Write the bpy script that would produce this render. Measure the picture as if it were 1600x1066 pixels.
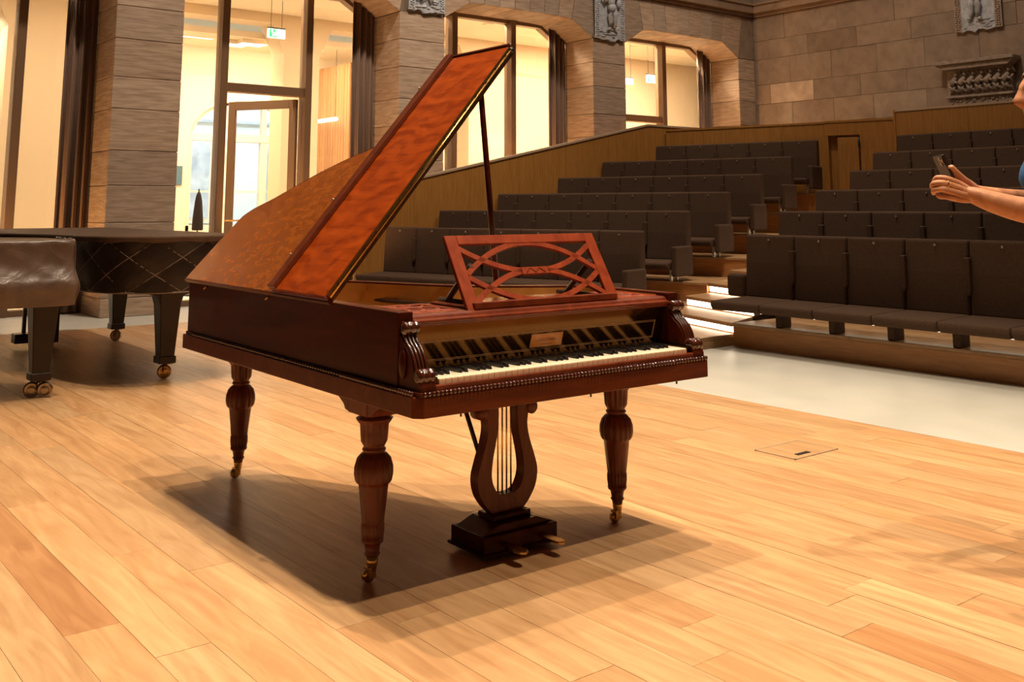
import bpy, bmesh, math, random
from mathutils import Vector, Matrix
random.seed(7)
for o in list(bpy.data.objects): bpy.data.objects.remove(o)
scene = bpy.context.scene
COL = scene.collection

# ------------------------------------------------------------------ camera
F_PX, PPX, PPY, YAW, PITCH = 1569.28, 785.14, 89.34, 0.66421, 0.148698
CAM_H = 1.22
cy, sy, cp, sp = math.cos(YAW), math.sin(YAW), math.cos(PITCH), math.sin(PITCH)
FWD = Vector((sy*cp, cy*cp, sp)); RIGHT = Vector((cy, -sy, 0)); UP = RIGHT.cross(FWD)
cam_d = bpy.data.cameras.new('camera'); cam = bpy.data.objects.new('camera', cam_d); COL.objects.link(cam)
m = Matrix.Identity(4)
for i in range(3):
    m[i][0] = RIGHT[i]; m[i][1] = UP[i]; m[i][2] = -FWD[i]
m[2][3] = CAM_H
cam.matrix_world = m
cam_d.sensor_width = 36; cam_d.lens = F_PX*36/1600
cam_d.shift_x = (800-PPX)/1600; cam_d.shift_y = -(533-PPY)/1600
cam_d.clip_start = 0.05; cam_d.clip_end = 200
scene.camera = cam
vs = scene.view_settings
vs.view_transform = 'Standard'; vs.look = 'None'; vs.gamma = 1; vs.exposure = 0.0; vs.use_curve_mapping = False

# ------------------------------------------------------------------ world, hall lamps and added fill lights
w = bpy.data.worlds.new('world'); scene.world = w; w.use_nodes = True
w.node_tree.nodes['Background'].inputs[0].default_value = (1.0, 0.58, 0.32, 1)
w.node_tree.nodes['Background'].inputs[1].default_value = 0.035

def spot(name, loc, aim, watts, col=(1, .80, .58), size=70, radius=.12, blend=.5):
    d = bpy.data.lights.new(name, 'SPOT'); d.energy = watts; d.color = col
    d.spot_size = math.radians(size); d.spot_blend = blend; d.shadow_soft_size = radius
    o = bpy.data.objects.new(name, d); COL.objects.link(o); o.location = loc
    o.rotation_euler = (Vector(aim)-Vector(loc)).to_track_quat('-Z', 'Y').to_euler()
    return o
def area(name, loc, aim, watts, sx, sy_, col=(1, .82, .6)):
    d = bpy.data.lights.new(name, 'AREA'); d.energy = watts; d.color = col; d.shape = 'RECTANGLE'; d.size = sx; d.size_y = sy_
    o = bpy.data.objects.new(name, d); COL.objects.link(o); o.location = loc
    o.rotation_euler = (Vector(aim)-Vector(loc)).to_track_quat('-Z', 'Y').to_euler()
    return o
STAGE = [((3.35, -1.4, 9.0), 1250), ((2.65, .45, 9.0), 1250), ((3.4, 2.9, 9.0), 1350), ((2.5, 5.2, 9.0), 1250), ((3.3, 6.4, 9.0), 640), ((2.5, 7.8, 9.0), 330)]
for l, e in STAGE:
    spot('stage_lamp', l, (l[0]*.7+.75, l[1]*.45+1.7, 0), e*1.32, (1, .80, .58), 62, .07, .75)
spot('front_floor_lamp', (6.4, 3.2, 9), (6.3, 4.0, 0), 210, (1, .90, .76), 60)
spot('aisle_lamp', (7.0, 7.2, 9), (7.2, 6.8, 0), 260, (1, .86, .68), 50)
for x in (1.2, 3.4, 5.6, 7.8, 10.0, 12.2, 14.4):
    area('corridor_fill', (x, 12.92, 4.33), (x, 12.95, 0), 66 if x < 9 else (135 if x < 12 else 330), 1.2, .18, (1, .82, .58))  # added area strips, hidden behind the lintel, to brighten the corridor
for x in (2.5, 5.6, 7.6, 12.0):
    area('far_room_lamp', (x, 15.62, 3.93), (x, 16.2, 0), 95, 1.2, .2, (1, .83, .60))
for x in (5.9, 9.6, 13.3):
    spot('niche_uplight', (x-.3, 12.1, .12 if x < 7 else .9), (x+1.35, 12.15, 3.6), 210 if x > 7 else 260, (1, .52, .20), 120, .10, .6)
spot('niche_uplight', (2.0, 12.1, .12), (3.5, 12.15, 2.6), 170, (1, .52, .20), 120, .10, .6)
spot('wall_fill', (9.5, 7.5, 10.5), (15.2, 8.6, 3.6), 950, (1, .82, .64), 70, .3, .8)  # this and the next two: unseen spots added to lift the dark walls
spot('wall_fill', (5.0, 7.0, 10.5), (5.5, 11.8, 2.2), 2500, (1, .84, .68), 70, .3, .8)
spot('wall_fill', (10.5, 7.0, 10.5), (10.5, 11.8, 3.4), 1200, (1, .84, .68), 60, .3, .8)
spot('seat_wash', (7.4, 5.6, 10.5), (9.2, 6.4, .8), 2000, (1, .82, .64), 50, .3, .9)
area('outdoor_daylight', (5, 18.4, 7.0), (5, 20.5, 2.4), 1500, 16, 2.5, (.80, .92, 1))
area('hall_ambient_fill', (9, 7, 12), (9, 7, 0), 420, 12, 8, (1, .84, .68))  # big overhead area light added as ambient fill, not a modelled roof

# ------------------------------------------------------------------ materials
MATS = {}
def _mat(name):
    mt = bpy.data.materials.new(name); mt.use_nodes = True
    nt = mt.node_tree; b = nt.nodes['Principled BSDF']; MATS[name] = mt
    return mt, nt, b
def sock(b, key, v):
    if key in b.inputs: b.inputs[key].default_value = v
def C4(c): return (c[0], c[1], c[2], 1)
def srgb(r, g, b_):
    f = lambda v: (v/255/12.92) if v/255 <= .04045 else ((v/255+.055)/1.055)**2.4
    return (f(r), f(g), f(b_))
def plain(name, col, rough=.5, metal=0, spec=.5, emit=None, es=1, coat=0, bump=0, bscale=80, trans=0):
    mt, nt, b = _mat(name)
    sock(b, 'Base Color', C4(col)); sock(b, 'Roughness', rough); sock(b, 'Metallic', metal)
    sock(b, 'Specular IOR Level', spec); sock(b, 'Coat Weight', coat); sock(b, 'Coat Roughness', .05); sock(b, 'Transmission Weight', trans)
    if emit: sock(b, 'Emission Color', C4(emit)); sock(b, 'Emission Strength', es)
    if bump:
        n = nt.nodes.new('ShaderNodeTexNoise'); n.inputs['Scale'].default_value = bscale; n.inputs['Detail'].default_value = 4
        tc = nt.nodes.new('ShaderNodeTexCoord'); nt.links.new(tc.outputs['Object'], n.inputs['Vector'])
        bp = nt.nodes.new('ShaderNodeBump'); bp.inputs['Strength'].default_value = bump; bp.inputs['Distance'].default_value = .01
        nt.links.new(n.outputs['Fac'], bp.inputs['Height']); nt.links.new(bp.outputs['Normal'], b.inputs['Normal'])
    return mt
def grain(name, c1, c2, scale=(1, 1, 1), nscale=6, rough=.4, detail=6, dist=.6, coat=0, bump=.15, c3=None, wave=None, tint=False, spec=.5, lo=.3, hi=.7, bdist=.004):
    """two-tone stretched noise; tint multiplies by the object's own colour"""
    mt, nt, b = _mat(name); N = nt.nodes; L = nt.links
    tc = N.new('ShaderNodeTexCoord'); mp = N.new('ShaderNodeMapping'); mp.inputs['Scale'].default_value = scale
    L.new(tc.outputs['Object'], mp.inputs['Vector'])
    oi = N.new('ShaderNodeObjectInfo'); cb = N.new('ShaderNodeCombineXYZ')
    mu = N.new('ShaderNodeMath'); mu.operation = 'MULTIPLY'; mu.inputs[1].default_value = 37
    L.new(oi.outputs['Random'], mu.inputs[0]); L.new(mu.outputs[0], cb.inputs[0]); L.new(mu.outputs[0], cb.inputs[1]); L.new(mu.outputs[0], cb.inputs[2])
    L.new(cb.outputs[0], mp.inputs['Location'])
    n = N.new('ShaderNodeTexNoise'); n.inputs['Scale'].default_value = nscale; n.inputs['Detail'].default_value = detail; n.inputs['Distortion'].default_value = dist
    L.new(mp.outputs[0], n.inputs['Vector'])
    fac = n.outputs['Fac']
    if wave:
        wv = N.new('ShaderNodeTexWave'); wv.bands_direction = wave[0]; wv.inputs['Scale'].default_value = wave[1]; wv.inputs['Distortion'].default_value = wave[2]; wv.inputs['Detail'].default_value = 3
        L.new(tc.outputs['Object'], wv.inputs['Vector'])
        mx0 = N.new('ShaderNodeMix'); mx0.data_type = 'FLOAT'; mx0.inputs[0].default_value = wave[3]
        L.new(fac, mx0.inputs[2]); L.new(wv.outputs['Fac'], mx0.inputs[3]); fac = mx0.outputs[0]
    r = N.new('ShaderNodeValToRGB'); r.color_ramp.elements[0].position = lo; r.color_ramp.elements[1].position = hi
    r.color_ramp.elements[0].color = C4(c1); r.color_ramp.elements[1].color = C4(c2)
    if c3:
        e = r.color_ramp.elements.new((lo+hi)/2); e.color = C4(c3)
    L.new(fac, r.inputs[0]); col = r.outputs[0]
    if tint:
        mx = N.new('ShaderNodeMix'); mx.data_type = 'RGBA'; mx.blend_type = 'MULTIPLY'; mx.inputs[0].default_value = 1
        L.new(col, mx.inputs[6]); L.new(oi.outputs['Color'], mx.inputs[7]); col = mx.outputs[2]
    L.new(col, b.inputs['Base Color'])
    sock(b, 'Roughness', rough); sock(b, 'Coat Weight', coat); sock(b, 'Coat Roughness', .06); sock(b, 'Specular IOR Level', spec)
    if bump:
        bp = N.new('ShaderNodeBump'); bp.inputs['Strength'].default_value = bump; bp.inputs['Distance'].default_value = bdist
        L.new(fac, bp.inputs['Height']); L.new(bp.outputs['Normal'], b.inputs['Normal'])
    return mt
plank_m = grain('oak_plank', (.46, .250, .112), (.66, .412, .208), (6, .7, 1), 3.4, .36, 9, 1.1, bump=.05, tint=True, lo=.28, hi=.72)
stage_m = grain('oak_stage', (.42, .23, .10), (.58, .35, .17), (9, .7, 1), 3, .38, 6, .8, bump=.05)
pale_m = grain('pale_screed', (.49, .475, .41), (.59, .57, .495), (1, 1, 1), 1.6, .38, 5, .3, bump=.02)
stone_m = grain('travertine', (.27, .180, .118), (.46, .330, .228), (1.4, 1.4, 14), 2.6, .8, 10, .5, bump=.25, tint=True, lo=.26, hi=.62)
block_m = grain('sandstone', (.21, .142, .094), (.30, .21, .143), (1, 1, 1), 5, .85, 9, .4, bump=.4, tint=True, lo=.3, hi=.7)
mortar_m = plain('mortar', (.17, .12, .08), .9)
relief_m = grain('grey_relief', (.30, .30, .31), (.50, .51, .53), (1, 1, 1), 14, .7, 6, .3, bump=.4)
relief2_m = grain('brown_relief', (.24, .172, .125), (.37, .275, .205), (1, 1, 1), 16, .8, 6, .3, bump=.5)
panel_m = grain('oak_panel', (.27, .112, .020), (.37, .168, .038), (9, 9, .5), 6, .42, 6, .5, bump=.04, spec=.4)
tier_m = grain('tier_wood', (.42, .170, .045), (.55, .25, .078), (1.2, 1.2, 9), 4, .40, 6, .6, bump=.05)
step_m = grain('step_wood', (.34, .18, .075), (.48, .28, .13), (2, 2, 9), 4, .42, 6, .6, bump=.04)
cap_m = plain('barrier_cap', (.40, .28, .18), .4)
fabric_m = grain('charcoal_fabric', (.058, .033, .020), (.090, .055, .037), (1, 1, 1), 160, .95, 3, 0, bump=.25, spec=.05)
dark_m = plain('dark_metal', (.02, .013, .01), .5)
legwhite_m = plain('pale_steel', (.8, .75, .66), .35, .6)
tagm = plain('tag_steel', (.5, .46, .4), .35, .8)
led_m = plain('led_strip', (1, .95, .85), .5, emit=(1, .86, .66), es=7)
led2_m = plain('dim_led', (1, .9, .75), .5, emit=(1, .80, .55), es=2.2)
bronze_m = plain('bronze_frame', (.20, .115, .06), .42, .25)
glass_m = plain('clear_glass', (1, 1, 1), .02, trans=1, spec=.3)
curtain_m = grain('brown_curtain', (.15, .088, .055), (.22, .135, .088), (20, 20, .4), 3, .85, 3, .1, bump=.1)
cream_m = plain('cream_plaster', (.70, .55, .36), .8)
creamw_m = plain('white_plaster', (.80, .69, .52), .8)
slat_m = grain('light_slat', (.36, .165, .055), (.48, .245, .10), (9, 9, .5), 4, .5, 5, .4, bump=.05, tint=True)
winw_m = plain('white_joinery', (.80, .72, .58), .5)
sky_m = plain('daylight_facade', (.66, .73, .76), .9)
facade_m = grain('facade_stone', (.30, .38, .46), (.62, .68, .72), (1, 1, 1), 3, .9, 8, .4, bump=.2)
# piano
plinth_m = grain('plinth_mahogany', (.065, .0105, .0018), (.115, .0225, .0042), (.6, 4, 4), 5, .34, 6, .7, coat=.05, spec=.15, bump=.02)
bead_m = plain('bead_mahogany', (.05, .010, .003), .16, spec=.8, coat=.6)
mahog_m = grain('dark_mahogany', (.032, .0036, .0006), (.068, .0098, .0015), (4, .6, 4), 5, .30, 6, .7, coat=.06, spec=.12, bump=.02)
mahred_m = grain('red_mahogany', (.085, .0125, .003), (.15, .026, .006), (3, 3, 3), 6, .30, 6, .6, coat=.12, spec=.3, bump=.02)
flapedge_m = grain('flap_edge', (.075, .012, .003), (.12, .022, .005), (3, 3, 3), 6, .28, 6, .6, coat=.3, bump=.02)
leg_mh = grain('turned_mahogany', (.072, .0130, .0028), (.150, .0345, .0080), (5, 5, .7), 5, .36, 6, .6, coat=.06, spec=.25, bump=.03)
desk_m = grain('desk_mahogany', (.155, .020, .005), (.25, .042, .011), (6, 6, 2), 5, .40, 6, .5, coat=.05, spec=.25, bump=.03)
burl_m = grain('burl_veneer', (.115, .021, .0018), (.34, .088, .0085), (11, 5, 11), 3.4, .20, 7, .6, coat=.45, bump=.02, lo=.12, hi=.88)
flame_m = grain('flame_veneer', (.17, .019, .0014), (.36, .058, .005), (7, 1.3, 7), 2.4, .20, 7, 1.5, coat=.5, bump=.015, wave=('Z', 4.0, 12.0, .18), lo=.25, hi=.75)
gold_m = grain('gold_veneer', (.32, .14, .03), (.50, .25, .07), (1, 1, 1), 4, .3, 5, .6, coat=.3, bump=.02)
fall_m = plain('black_brown_lacquer', (.078, .034, .0085), .12, .92, spec=.3)
inlay_m = plain('inlay_line', (.34, .17, .07), .4)
ivory_m = plain('ivory', (.80, .70, .52), .3, coat=.2)
keyfront_m = plain('key_front', (.62, .38, .24), .45)
ebony_m = plain('ebony', (.010, .006, .005), .3)
brass_m = plain('brass', (.62, .37, .12), .25, 1)
plaque_m = plain('plaque_wood', (.50, .17, .022), .35, coat=.3)
ink_m = plain('plaque_ink', (.10, .03, .006), .5)
iron_m = plain('dark_iron', (.03, .015, .01), .35, .3)
leather_m = grain('grey_leather', (.10, .062, .044), (.165, .108, .079), (1, 1, 1), 4, .36, 7, 1.2, bump=.6, bdist=.03)
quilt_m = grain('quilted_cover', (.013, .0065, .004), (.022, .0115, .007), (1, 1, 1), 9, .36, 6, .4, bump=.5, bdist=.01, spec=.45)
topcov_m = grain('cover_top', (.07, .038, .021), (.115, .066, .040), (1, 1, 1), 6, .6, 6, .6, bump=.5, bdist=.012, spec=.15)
stitch_m = plain('quilt_seam_glint', (.15, .105, .08), .3)  # seam colour lightened to imitate highlights caught along the stitching
blackgloss_m = grain('black_gloss', (.018, .010, .006), (.030, .017, .010), (1, 1, 1), 4, .3, 3, .3, coat=.06, spec=.25, bump=0)
chrome_m = plain('chrome', (.42, .32, .22), .28, 1)
skin_m = grain('skin', (.40, .155, .068), (.56, .255, .125), (1, 1, 1), 26, .55, 7, .5, bump=.5, bdist=.004)
nail_m = plain('nail', (.72, .42, .30), .3)
shirt_m = grain('blue_shirt', (.016, .080, .22), (.03, .12, .29), (1, 1, 1), 30, .9, 4, .2, bump=.3)
trouser_m = plain('dark_trousers', (.035, .022, .02), .9)
hair_m = grain('grey_hair', (.16, .10, .075), (.35, .24, .18), (1, 6, 1), 40, .7, 4, .3, bump=.4)
phone_m = plain('phone_case', (.035, .022, .018), .3, .3)
lens_m = plain('lens_glass', (.30, .22, .2), .08)
screen_m = plain('phone_screen', (.02, .02, .02), .1)
sign_g = plain('sign_green', (.0, .35, .14), .5, emit=(.02, .50, .20), es=.9)
sign_w = plain('sign_white', (.9, .95, .9), .5, emit=(.85, 1, .88), es=1.1)
lamp_m = plain('lamp_panel', (1, 1, 1), .5, emit=(1, .95, .85), es=2.2)
notice_m = plain('blue_notice', (.085, .16, .20), .6)
coat_m = plain('dark_coat', (.03, .018, .014), .9)
eye_m = plain('eye_white', (.7, .65, .6), .3)

# ------------------------------------------------------------------ mesh helpers
class MB:
    def __init__(s): s.v = []; s.f = []; s.sm = []
    def add(s, vs_, fs, M=None, smooth=False):
        n = len(s.v)
        s.v += [tuple(M @ Vector(p)) if M else tuple(p) for p in vs_]
        s.f += [tuple(i+n for i in f) for f in fs]; s.sm += [smooth]*len(fs)
        return s
    def box(s, x0, x1, y0, y1, z0, z1, M=None):
        v = [(x0, y0, z0), (x1, y0, z0), (x1, y1, z0), (x0, y1, z0), (x0, y0, z1), (x1, y0, z1), (x1, y1, z1), (x0, y1, z1)]
        return s.add(v, [(0, 3, 2, 1), (4, 5, 6, 7), (0, 1, 5, 4), (1, 2, 6, 5), (2, 3, 7, 6), (3, 0, 4, 7)], M)
    def prism(s, poly, a, b, axis='z', M=None, smooth=False):
        """poly in the plane normal to axis: z->(x,y), y->(x,z), x->(y,z)"""
        def P(p, t): return {'z': (p[0], p[1], t), 'y': (p[0], t, p[1]), 'x': (t, p[0], p[1])}[axis]
        n = len(poly)
        ar = sum(poly[i][0]*poly[(i+1) % n][1]-poly[(i+1) % n][0]*poly[i][1] for i in range(n))
        if (ar < 0) != (axis == 'y'): poly = poly[::-1]
        v = [P(p, a) for p in poly]+[P(p, b) for p in poly]
        s.add(v, [tuple(range(n))[::-1], tuple(range(n, 2*n))], M)
        k = len(s.v)-2*n
        for i in range(n):
            j = (i+1) % n; s.f.append((k+i, k+j, k+n+j, k+n+i)); s.sm.append(smooth)
        return s
    def lathe(s, prof, n=24, M=None, flute=None, smooth=True):
        """prof [(r,z)], flute {index:(count,depth)}"""
        v = []; f = []
        for k, (r, z) in enumerate(prof):
            for i in range(n):
                a = 2*math.pi*i/n; rr = r
                if flute and k in flute: rr = r*(1-flute[k][1]*(0.5-0.5*math.cos(a*flute[k][0])))
                v.append((rr*math.cos(a), rr*math.sin(a), z))
        for k in range(len(prof)-1):
            for i in range(n):
                j = (i+1) % n; f.append((k*n+i, k*n+j, (k+1)*n+j, (k+1)*n+i))
        s.add(v, f, M, smooth)
        b = len(s.v)-len(v); s.f += [tuple(b+i for i in range(n))[::-1], tuple(b+(len(prof)-1)*n+i for i in range(n))]; s.sm += [False, False]
        return s
    def tube(s, path, r, n=8, M=None, closed=False, sq=1.0):
        path = [Vector(p) for p in path]; rs = r if isinstance(r, (list, tuple)) else [r]*len(path)
        v = []; up = Vector((0, 0, 1))
        for k, p in enumerate(path):
            d = (path[min(k+1, len(path)-1)]-path[max(k-1, 0)]).normalized()
            a = d.cross(up)
            if a.length < .05: a = d.cross(Vector((0, 1, 0)))
            a.normalize(); b = a.cross(d)
            for i in range(n):
                t = 2*math.pi*i/n; v.append(p+a*math.cos(t)*rs[k]+b*math.sin(t)*rs[k]*sq)
        f = [(k*n+i, k*n+(i+1) % n, (k+1)*n+(i+1) % n, (k+1)*n+i) for k in range(len(path)-1) for i in range(n)]
        s.add(v, f, M, True); b0 = len(s.v)-len(v)
        s.f += [tuple(b0+i for i in range(n))[::-1], tuple(b0+(len(path)-1)*n+i for i in range(n))]; s.sm += [False, False]
        return s
    def ball(s, c, r, n=10, m_=7, M=None):
        rx, ry, rz = r if isinstance(r, (list, tuple)) else (r, r, r)
        v = [(c[0], c[1], c[2]-rz)]; f = []
        for k in range(1, m_):
            t = math.pi*k/m_
            for i in range(n):
                a = 2*math.pi*i/n; v.append((c[0]+rx*math.sin(t)*math.cos(a), c[1]+ry*math.sin(t)*math.sin(a), c[2]-rz*math.cos(t)))
        v.append((c[0], c[1], c[2]+rz)); top = len(v)-1
        for i in range(n):
            j = (i+1) % n; f.append((0, 1+j, 1+i)); f.append((top, 1+(m_-2)*n+i, 1+(m_-2)*n+j))
            for k in range(m_-2): f.append((1+k*n+i, 1+k*n+j, 1+(k+1)*n+j, 1+(k+1)*n+i))
        return s.add(v, f, M, True)
    def strip(s, pts, w, t0, t1, axis='z', M=None):
        """flat band of width w along 2-D pts, extruded t0..t1"""
        n = len(pts); l = []; r = []
        for k in range(n):
            a = pts[max(k-1, 0)]; b = pts[min(k+1, n-1)]; dx, dy = b[0]-a[0], b[1]-a[1]; q = math.hypot(dx, dy) or 1
            l.append((pts[k][0]-dy/q*w/2, pts[k][1]+dx/q*w/2)); r.append((pts[k][0]+dy/q*w/2, pts[k][1]-dx/q*w/2))
        for k in range(n-1): s.prism([l[k], l[k+1], r[k+1], r[k]], t0, t1, axis, M)
        return s
    def mesh(s, name, mat, bevel=0):
        me = bpy.data.meshes.new(name); me.from_pydata(s.v, [], s.f); me.update()
        me.polygons.foreach_set('use_smooth', s.sm)
        me.materials.append(mat); return me
    def build(s, name, mat, parent=None, bevel=0, seg=2, loc=None, rz=0, color=None):
        o = bpy.data.objects.new(name, s.mesh(name, mat)); COL.objects.link(o)
        if parent: o.parent = parent
        if loc: o.location = loc
        if rz: o.rotation_euler = (0, 0, rz)
        if color: o.color = C4(color)
        if bevel:
            bv = o.modifiers.new('bevel', 'BEVEL'); bv.width = bevel; bv.segments = seg; bv.limit_method = 'ANGLE'; bv.angle_limit = math.radians(40)
        return o
def tag(o, label=None, cat=None, group=None, kind=None):
    if label: o['label'] = label
    if cat: o['category'] = cat
    if group: o['group'] = group
    if kind: o['kind'] = kind
    return o
def empty(name, loc=(0, 0, 0), rz=0):
    o = bpy.data.objects.new(name, None); COL.objects.link(o); o.location = loc; o.rotation_euler = (0, 0, rz); o.empty_display_size = .1
    return o
def inst(src, name, parent=None, loc=(0, 0, 0), rz=0, color=None, scale=None):
    """another object sharing src's mesh and modifiers"""
    o = src.copy(); o.name = name; COL.objects.link(o); o.parent = parent; o.location = loc; o.rotation_euler = (0, 0, rz)
    if color: o.color = C4(color)
    if scale: o.scale = scale
    return o
def struct(o, label=None): return tag(o, label, None, None, 'structure')
def jit(base, d): return tuple(max(0, base+random.uniform(-d, d)) for _ in range(1))[0]

# ================================================================== FLOOR
PIT = .16; X0 = .918
struct(MB().box(-6, 18, -4, 12.6, -.30, -.032).build('floor', pale_m), 'subfloor slab of the hall')
f2 = MB(); f2.box(5.32, 18, -4, 12.6, -.031, 0); f2.box(-6, 5.32, 10.87, 12.6, -.031, 0)
struct(f2.build('floor', pale_m), 'pale grey screed floor around the wooden stage')
stage = MB(); stage.box(-6, 5.318, -4, 10.868, -.031, -.006)
stage = struct(stage.build('floor', stage_m), 'oak plank stage floor under the pianos')
JO = {0: [3.22], 1: [2.92], 2: [3.82, 5.86], 11: [1.84], 13: [2.046], 14: [1.753], 17: [1.87], 18: [2.587], 19: [2.046]}
TINT = {(0, 3.22): (.80, .66, .56), (1, 2.92): (1.08, 1.05, 1.0), (11, -9): (.86, .72, .60), (13, -9): (1.1, 1.1, 1.08)}
for k in range(-9, 28):
    xa = X0+PIT*k; xb = min(xa+PIT, 5.318)
    if xb-xa < .03: continue
    ys = sorted(JO.get(k, []))
    lo = ys[0] if ys else random.uniform(1.4, 3.0)
    hi = ys[-1] if ys else lo
    ys = ys or [lo]
    while ys[0] > .6: ys.insert(0, ys[0]-random.uniform(1.3, 2.2))
    while ys[-1] < 10.868: ys.append(ys[-1]+random.uniform(1.3, 2.2))
    ys[-1] = 10.868
    if ys[-1]-ys[-2] < .2: del ys[-2]
    for a, b in zip(ys[:-1], ys[1:]):
        g = .0007; L_ = b-a
        t = random.uniform(.86, 1.06); r_ = random.uniform(-.05, .05)
        c = (t, t*(1-.04+r_), t*(1-.08+2*r_))
        for (kk, yy), cc in TINT.items():
            if kk == k and ((yy > 0 and abs(a-yy) < .02) or (yy < 0 and abs(b-JO[k][0]) < .02)): c = cc
        MB().box(-(xb-xa)/2+g, (xb-xa)/2-g, -L_/2+g, L_/2-g, -.02, 0).build('plank', plank_m, stage, loc=((xa+xb)/2, (a+b)/2, random.uniform(-.0004, .0004)), color=c)
# hatch in the stage floor
fb = empty('floor_box', (4.475, 3.29, 0)); tag(fb, 'square wooden floor socket hatch with a slotted lid, set in the stage', 'floor hatch')
MB().box(-.17, .17, -.115, .115, 0.0005, .0035).build('hatch_lid', stage_m, fb)
fr = MB(); fr.box(-.178, .178, -.123, -.116, 0, .004); fr.box(-.178, .178, .116, .123, 0, .004); fr.box(-.178, -.171, -.123, .123, 0, .004); fr.box(.171, .178, -.123, .123, 0, .004)
fr.build('hatch_frame', cap_m, fb)
MB().box(-.10, .0, -.085, -.06, .0036, .006).build('cable_slot', dark_m, fb)

# ================================================================== WINDOW WALL (wall_left), plane Y = 11.8
YW, YB = 11.8, 12.64
CZ = [0, .21, .64, 1.05, 1.47, 1.87, 2.35, 2.72, 3.17, 3.56, 3.95]
PIL = [(-3.86, -3.10), (-.16, .60), (3.54, 4.34), (7.41, 8.17), (11.10, 11.84), (14.78, 15.25)]
wall_left = MB()
for a, b in PIL: wall_left.box(a+.012, b-.012, YW+.012, YB-.02, 0, 4.76)
OPN = [(PIL[i][1], PIL[i+1][0]) for i in range(len(PIL)-1)]
ZS, ZT, CH = 3.95, 4.23, .47
for a, b in OPN:
    wall_left.prism([(a, ZS+.03), (a+CH, ZT+.03), (b-CH, ZT+.03), (b, ZS+.03), (b, 4.76), (a, 4.76)], YW+.012, YB-.02, 'y')
wall_left.box(-4, 15.25, YW+.012, YB-.02, 4.75, 7.5)
wall_left = struct(wall_left.build('wall_left', mortar_m), 'travertine arcade wall with tall glazed openings')
JX = {}
for a, b in PIL[1:]:
    for i in range(len(CZ)-1):
        t = random.uniform(.86, 1.14); q = random.uniform(-.03, .03)
        e = random.uniform(0, .004)
        MB().box(-(b-a)/2, (b-a)/2, -e, YB-YW, .003, CZ[i+1]-CZ[i]-.003).build('stone', stone_m, wall_left, .006, 1, ((a+b)/2, YW, CZ[i]), color=(t, t*(1+q), t*(1+2*q)))
# lintel stones
for a, b in OPN[1:]:
    segs = [a-.001, a+CH*.95]; n = 7
    for i in range(1, n): segs.append(a+CH*.95+(b-a-1.9*CH)*i/n)
    segs += [b-CH*.95, b+.001]
    mid = (a+b)/2
    for i in range(len(segs)-1):
        s0, s1 = segs[i], segs[i+1]
        def under(x):
            if x < a+CH: return ZS+(x-a)/CH*(ZT-ZS)
            if x > b-CH: return ZS+(b-x)/CH*(ZT-ZS)
            return ZT
        lean = lambda x: (x-mid)*.10
        ps = [(s0+.004, under(s0)), (s1-.004, under(s1)), (s1+lean(s1)-.004, 4.755), (s0+lean(s0)+.004, 4.755)]
        if i == 0: ps[3] = (s0-.14, 4.755); ps.insert(1, (a+CH*.5, under(a+CH*.5)))
        if i == len(segs)-2: ps[2] = (s1+.14, 4.755)
        t = random.uniform(.78, 1.1); q = random.uniform(-.05, .03)
        MB().prism([(p[0]-mid, p[1]-4) for p in ps], 0, YB-YW, 'y').build('lintel_stone', stone_m, wall_left, .005, 1, (mid, YW-random.uniform(0, .004), 4), color=(t, t*(1+q), t*(1+2*q)))
for a, b in PIL[1:]:
    if b-a < .6:
        MB().box(-(b-a)/2, (b-a)/2, 0, .1, .003, .80).build('stone', block_m, wall_left, .005, 1, ((a+b)/2, YW, 3.955), color=(1, 1, 1)); continue
    MB().box(-(b-a)/2+.13, (b-a)/2-.13, 0, .1, .003, .80).build('stone', stone_m, wall_left, .005, 1, ((a+b)/2, YW+.001, 3.955), color=(.9, .88, .86))
z = 5.02
for row in range(4):
    x = -1 + row % 2*.6
    while x < 15.2:
        x2 = min(x+random.uniform(.9, 1.3), 15.25)
        t = random.uniform(.8, 1.0)
        MB().box(x+.003, x2-.003, 0, .1, z+.003, z+.41).build('stone', block_m, wall_left, 0, 1, (0, YW, 0), color=(t, t, t)); x = x2
    z += .42
# cornices
def cornice(name, pts, lab):
    m_ = MB()
    for (t0, t1, o_) in ((4.765, 4.83, .05), (4.83, 4.97, .11), (4.97, 5.0, .14)):
        if name == 'trim_1': m_.box(-1, 15.25, YW-o_, YW+.05, t0, t1)
        else: m_.box(15.25-o_, 15.30, -2, 11.8, t0, t1)
    struct(m_.build(name, block_m, None, .006, 1, color=(1.05, .98, .92)), lab)
cornice('trim_1', None, 'stone string course above the arcade'); cornice('trim_2', None, 'stone string course on the back wall')

# ================================================================== BACK WALL, plane X = 15.25
XB = 15.25
wb = struct(MB().box(XB+.012, XB+.5, -2, 12.4, 0, 7.5).build('wall_back', mortar_m), 'sandstone block wall behind the seating')
rows = [(2.30, 2.70, None), (2.70, 3.11, [11.8, 10.99, 10.14, 9.37, 8.43]), (3.11, 3.47, [11.8, 11.46, 10.53, 9.6, 8.75]),
        (3.47, 3.95, [11.8, 11.0, 10.15, 9.27, 8.42]), (3.95, 4.30, [11.8, 11.47, 10.61, 9.63, 8.63]), (4.30, 4.76, [11.8, 11.1, 10.0, 8.91]),
        (5.0, 5.45, None), (5.45, 5.9, None), (5.9, 6.4, None), (6.4, 6.9, None), (1.9, 2.3, None), (1.45, 1.9, None), (1.0, 1.45, None)]
SPEC = {(2.70, 9.37): (1.22, 1.30, 1.36), (3.11, 11.46): (1.75, 1.85, 1.95), (3.95, 10.61): (.80, .77, .72)}
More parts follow.
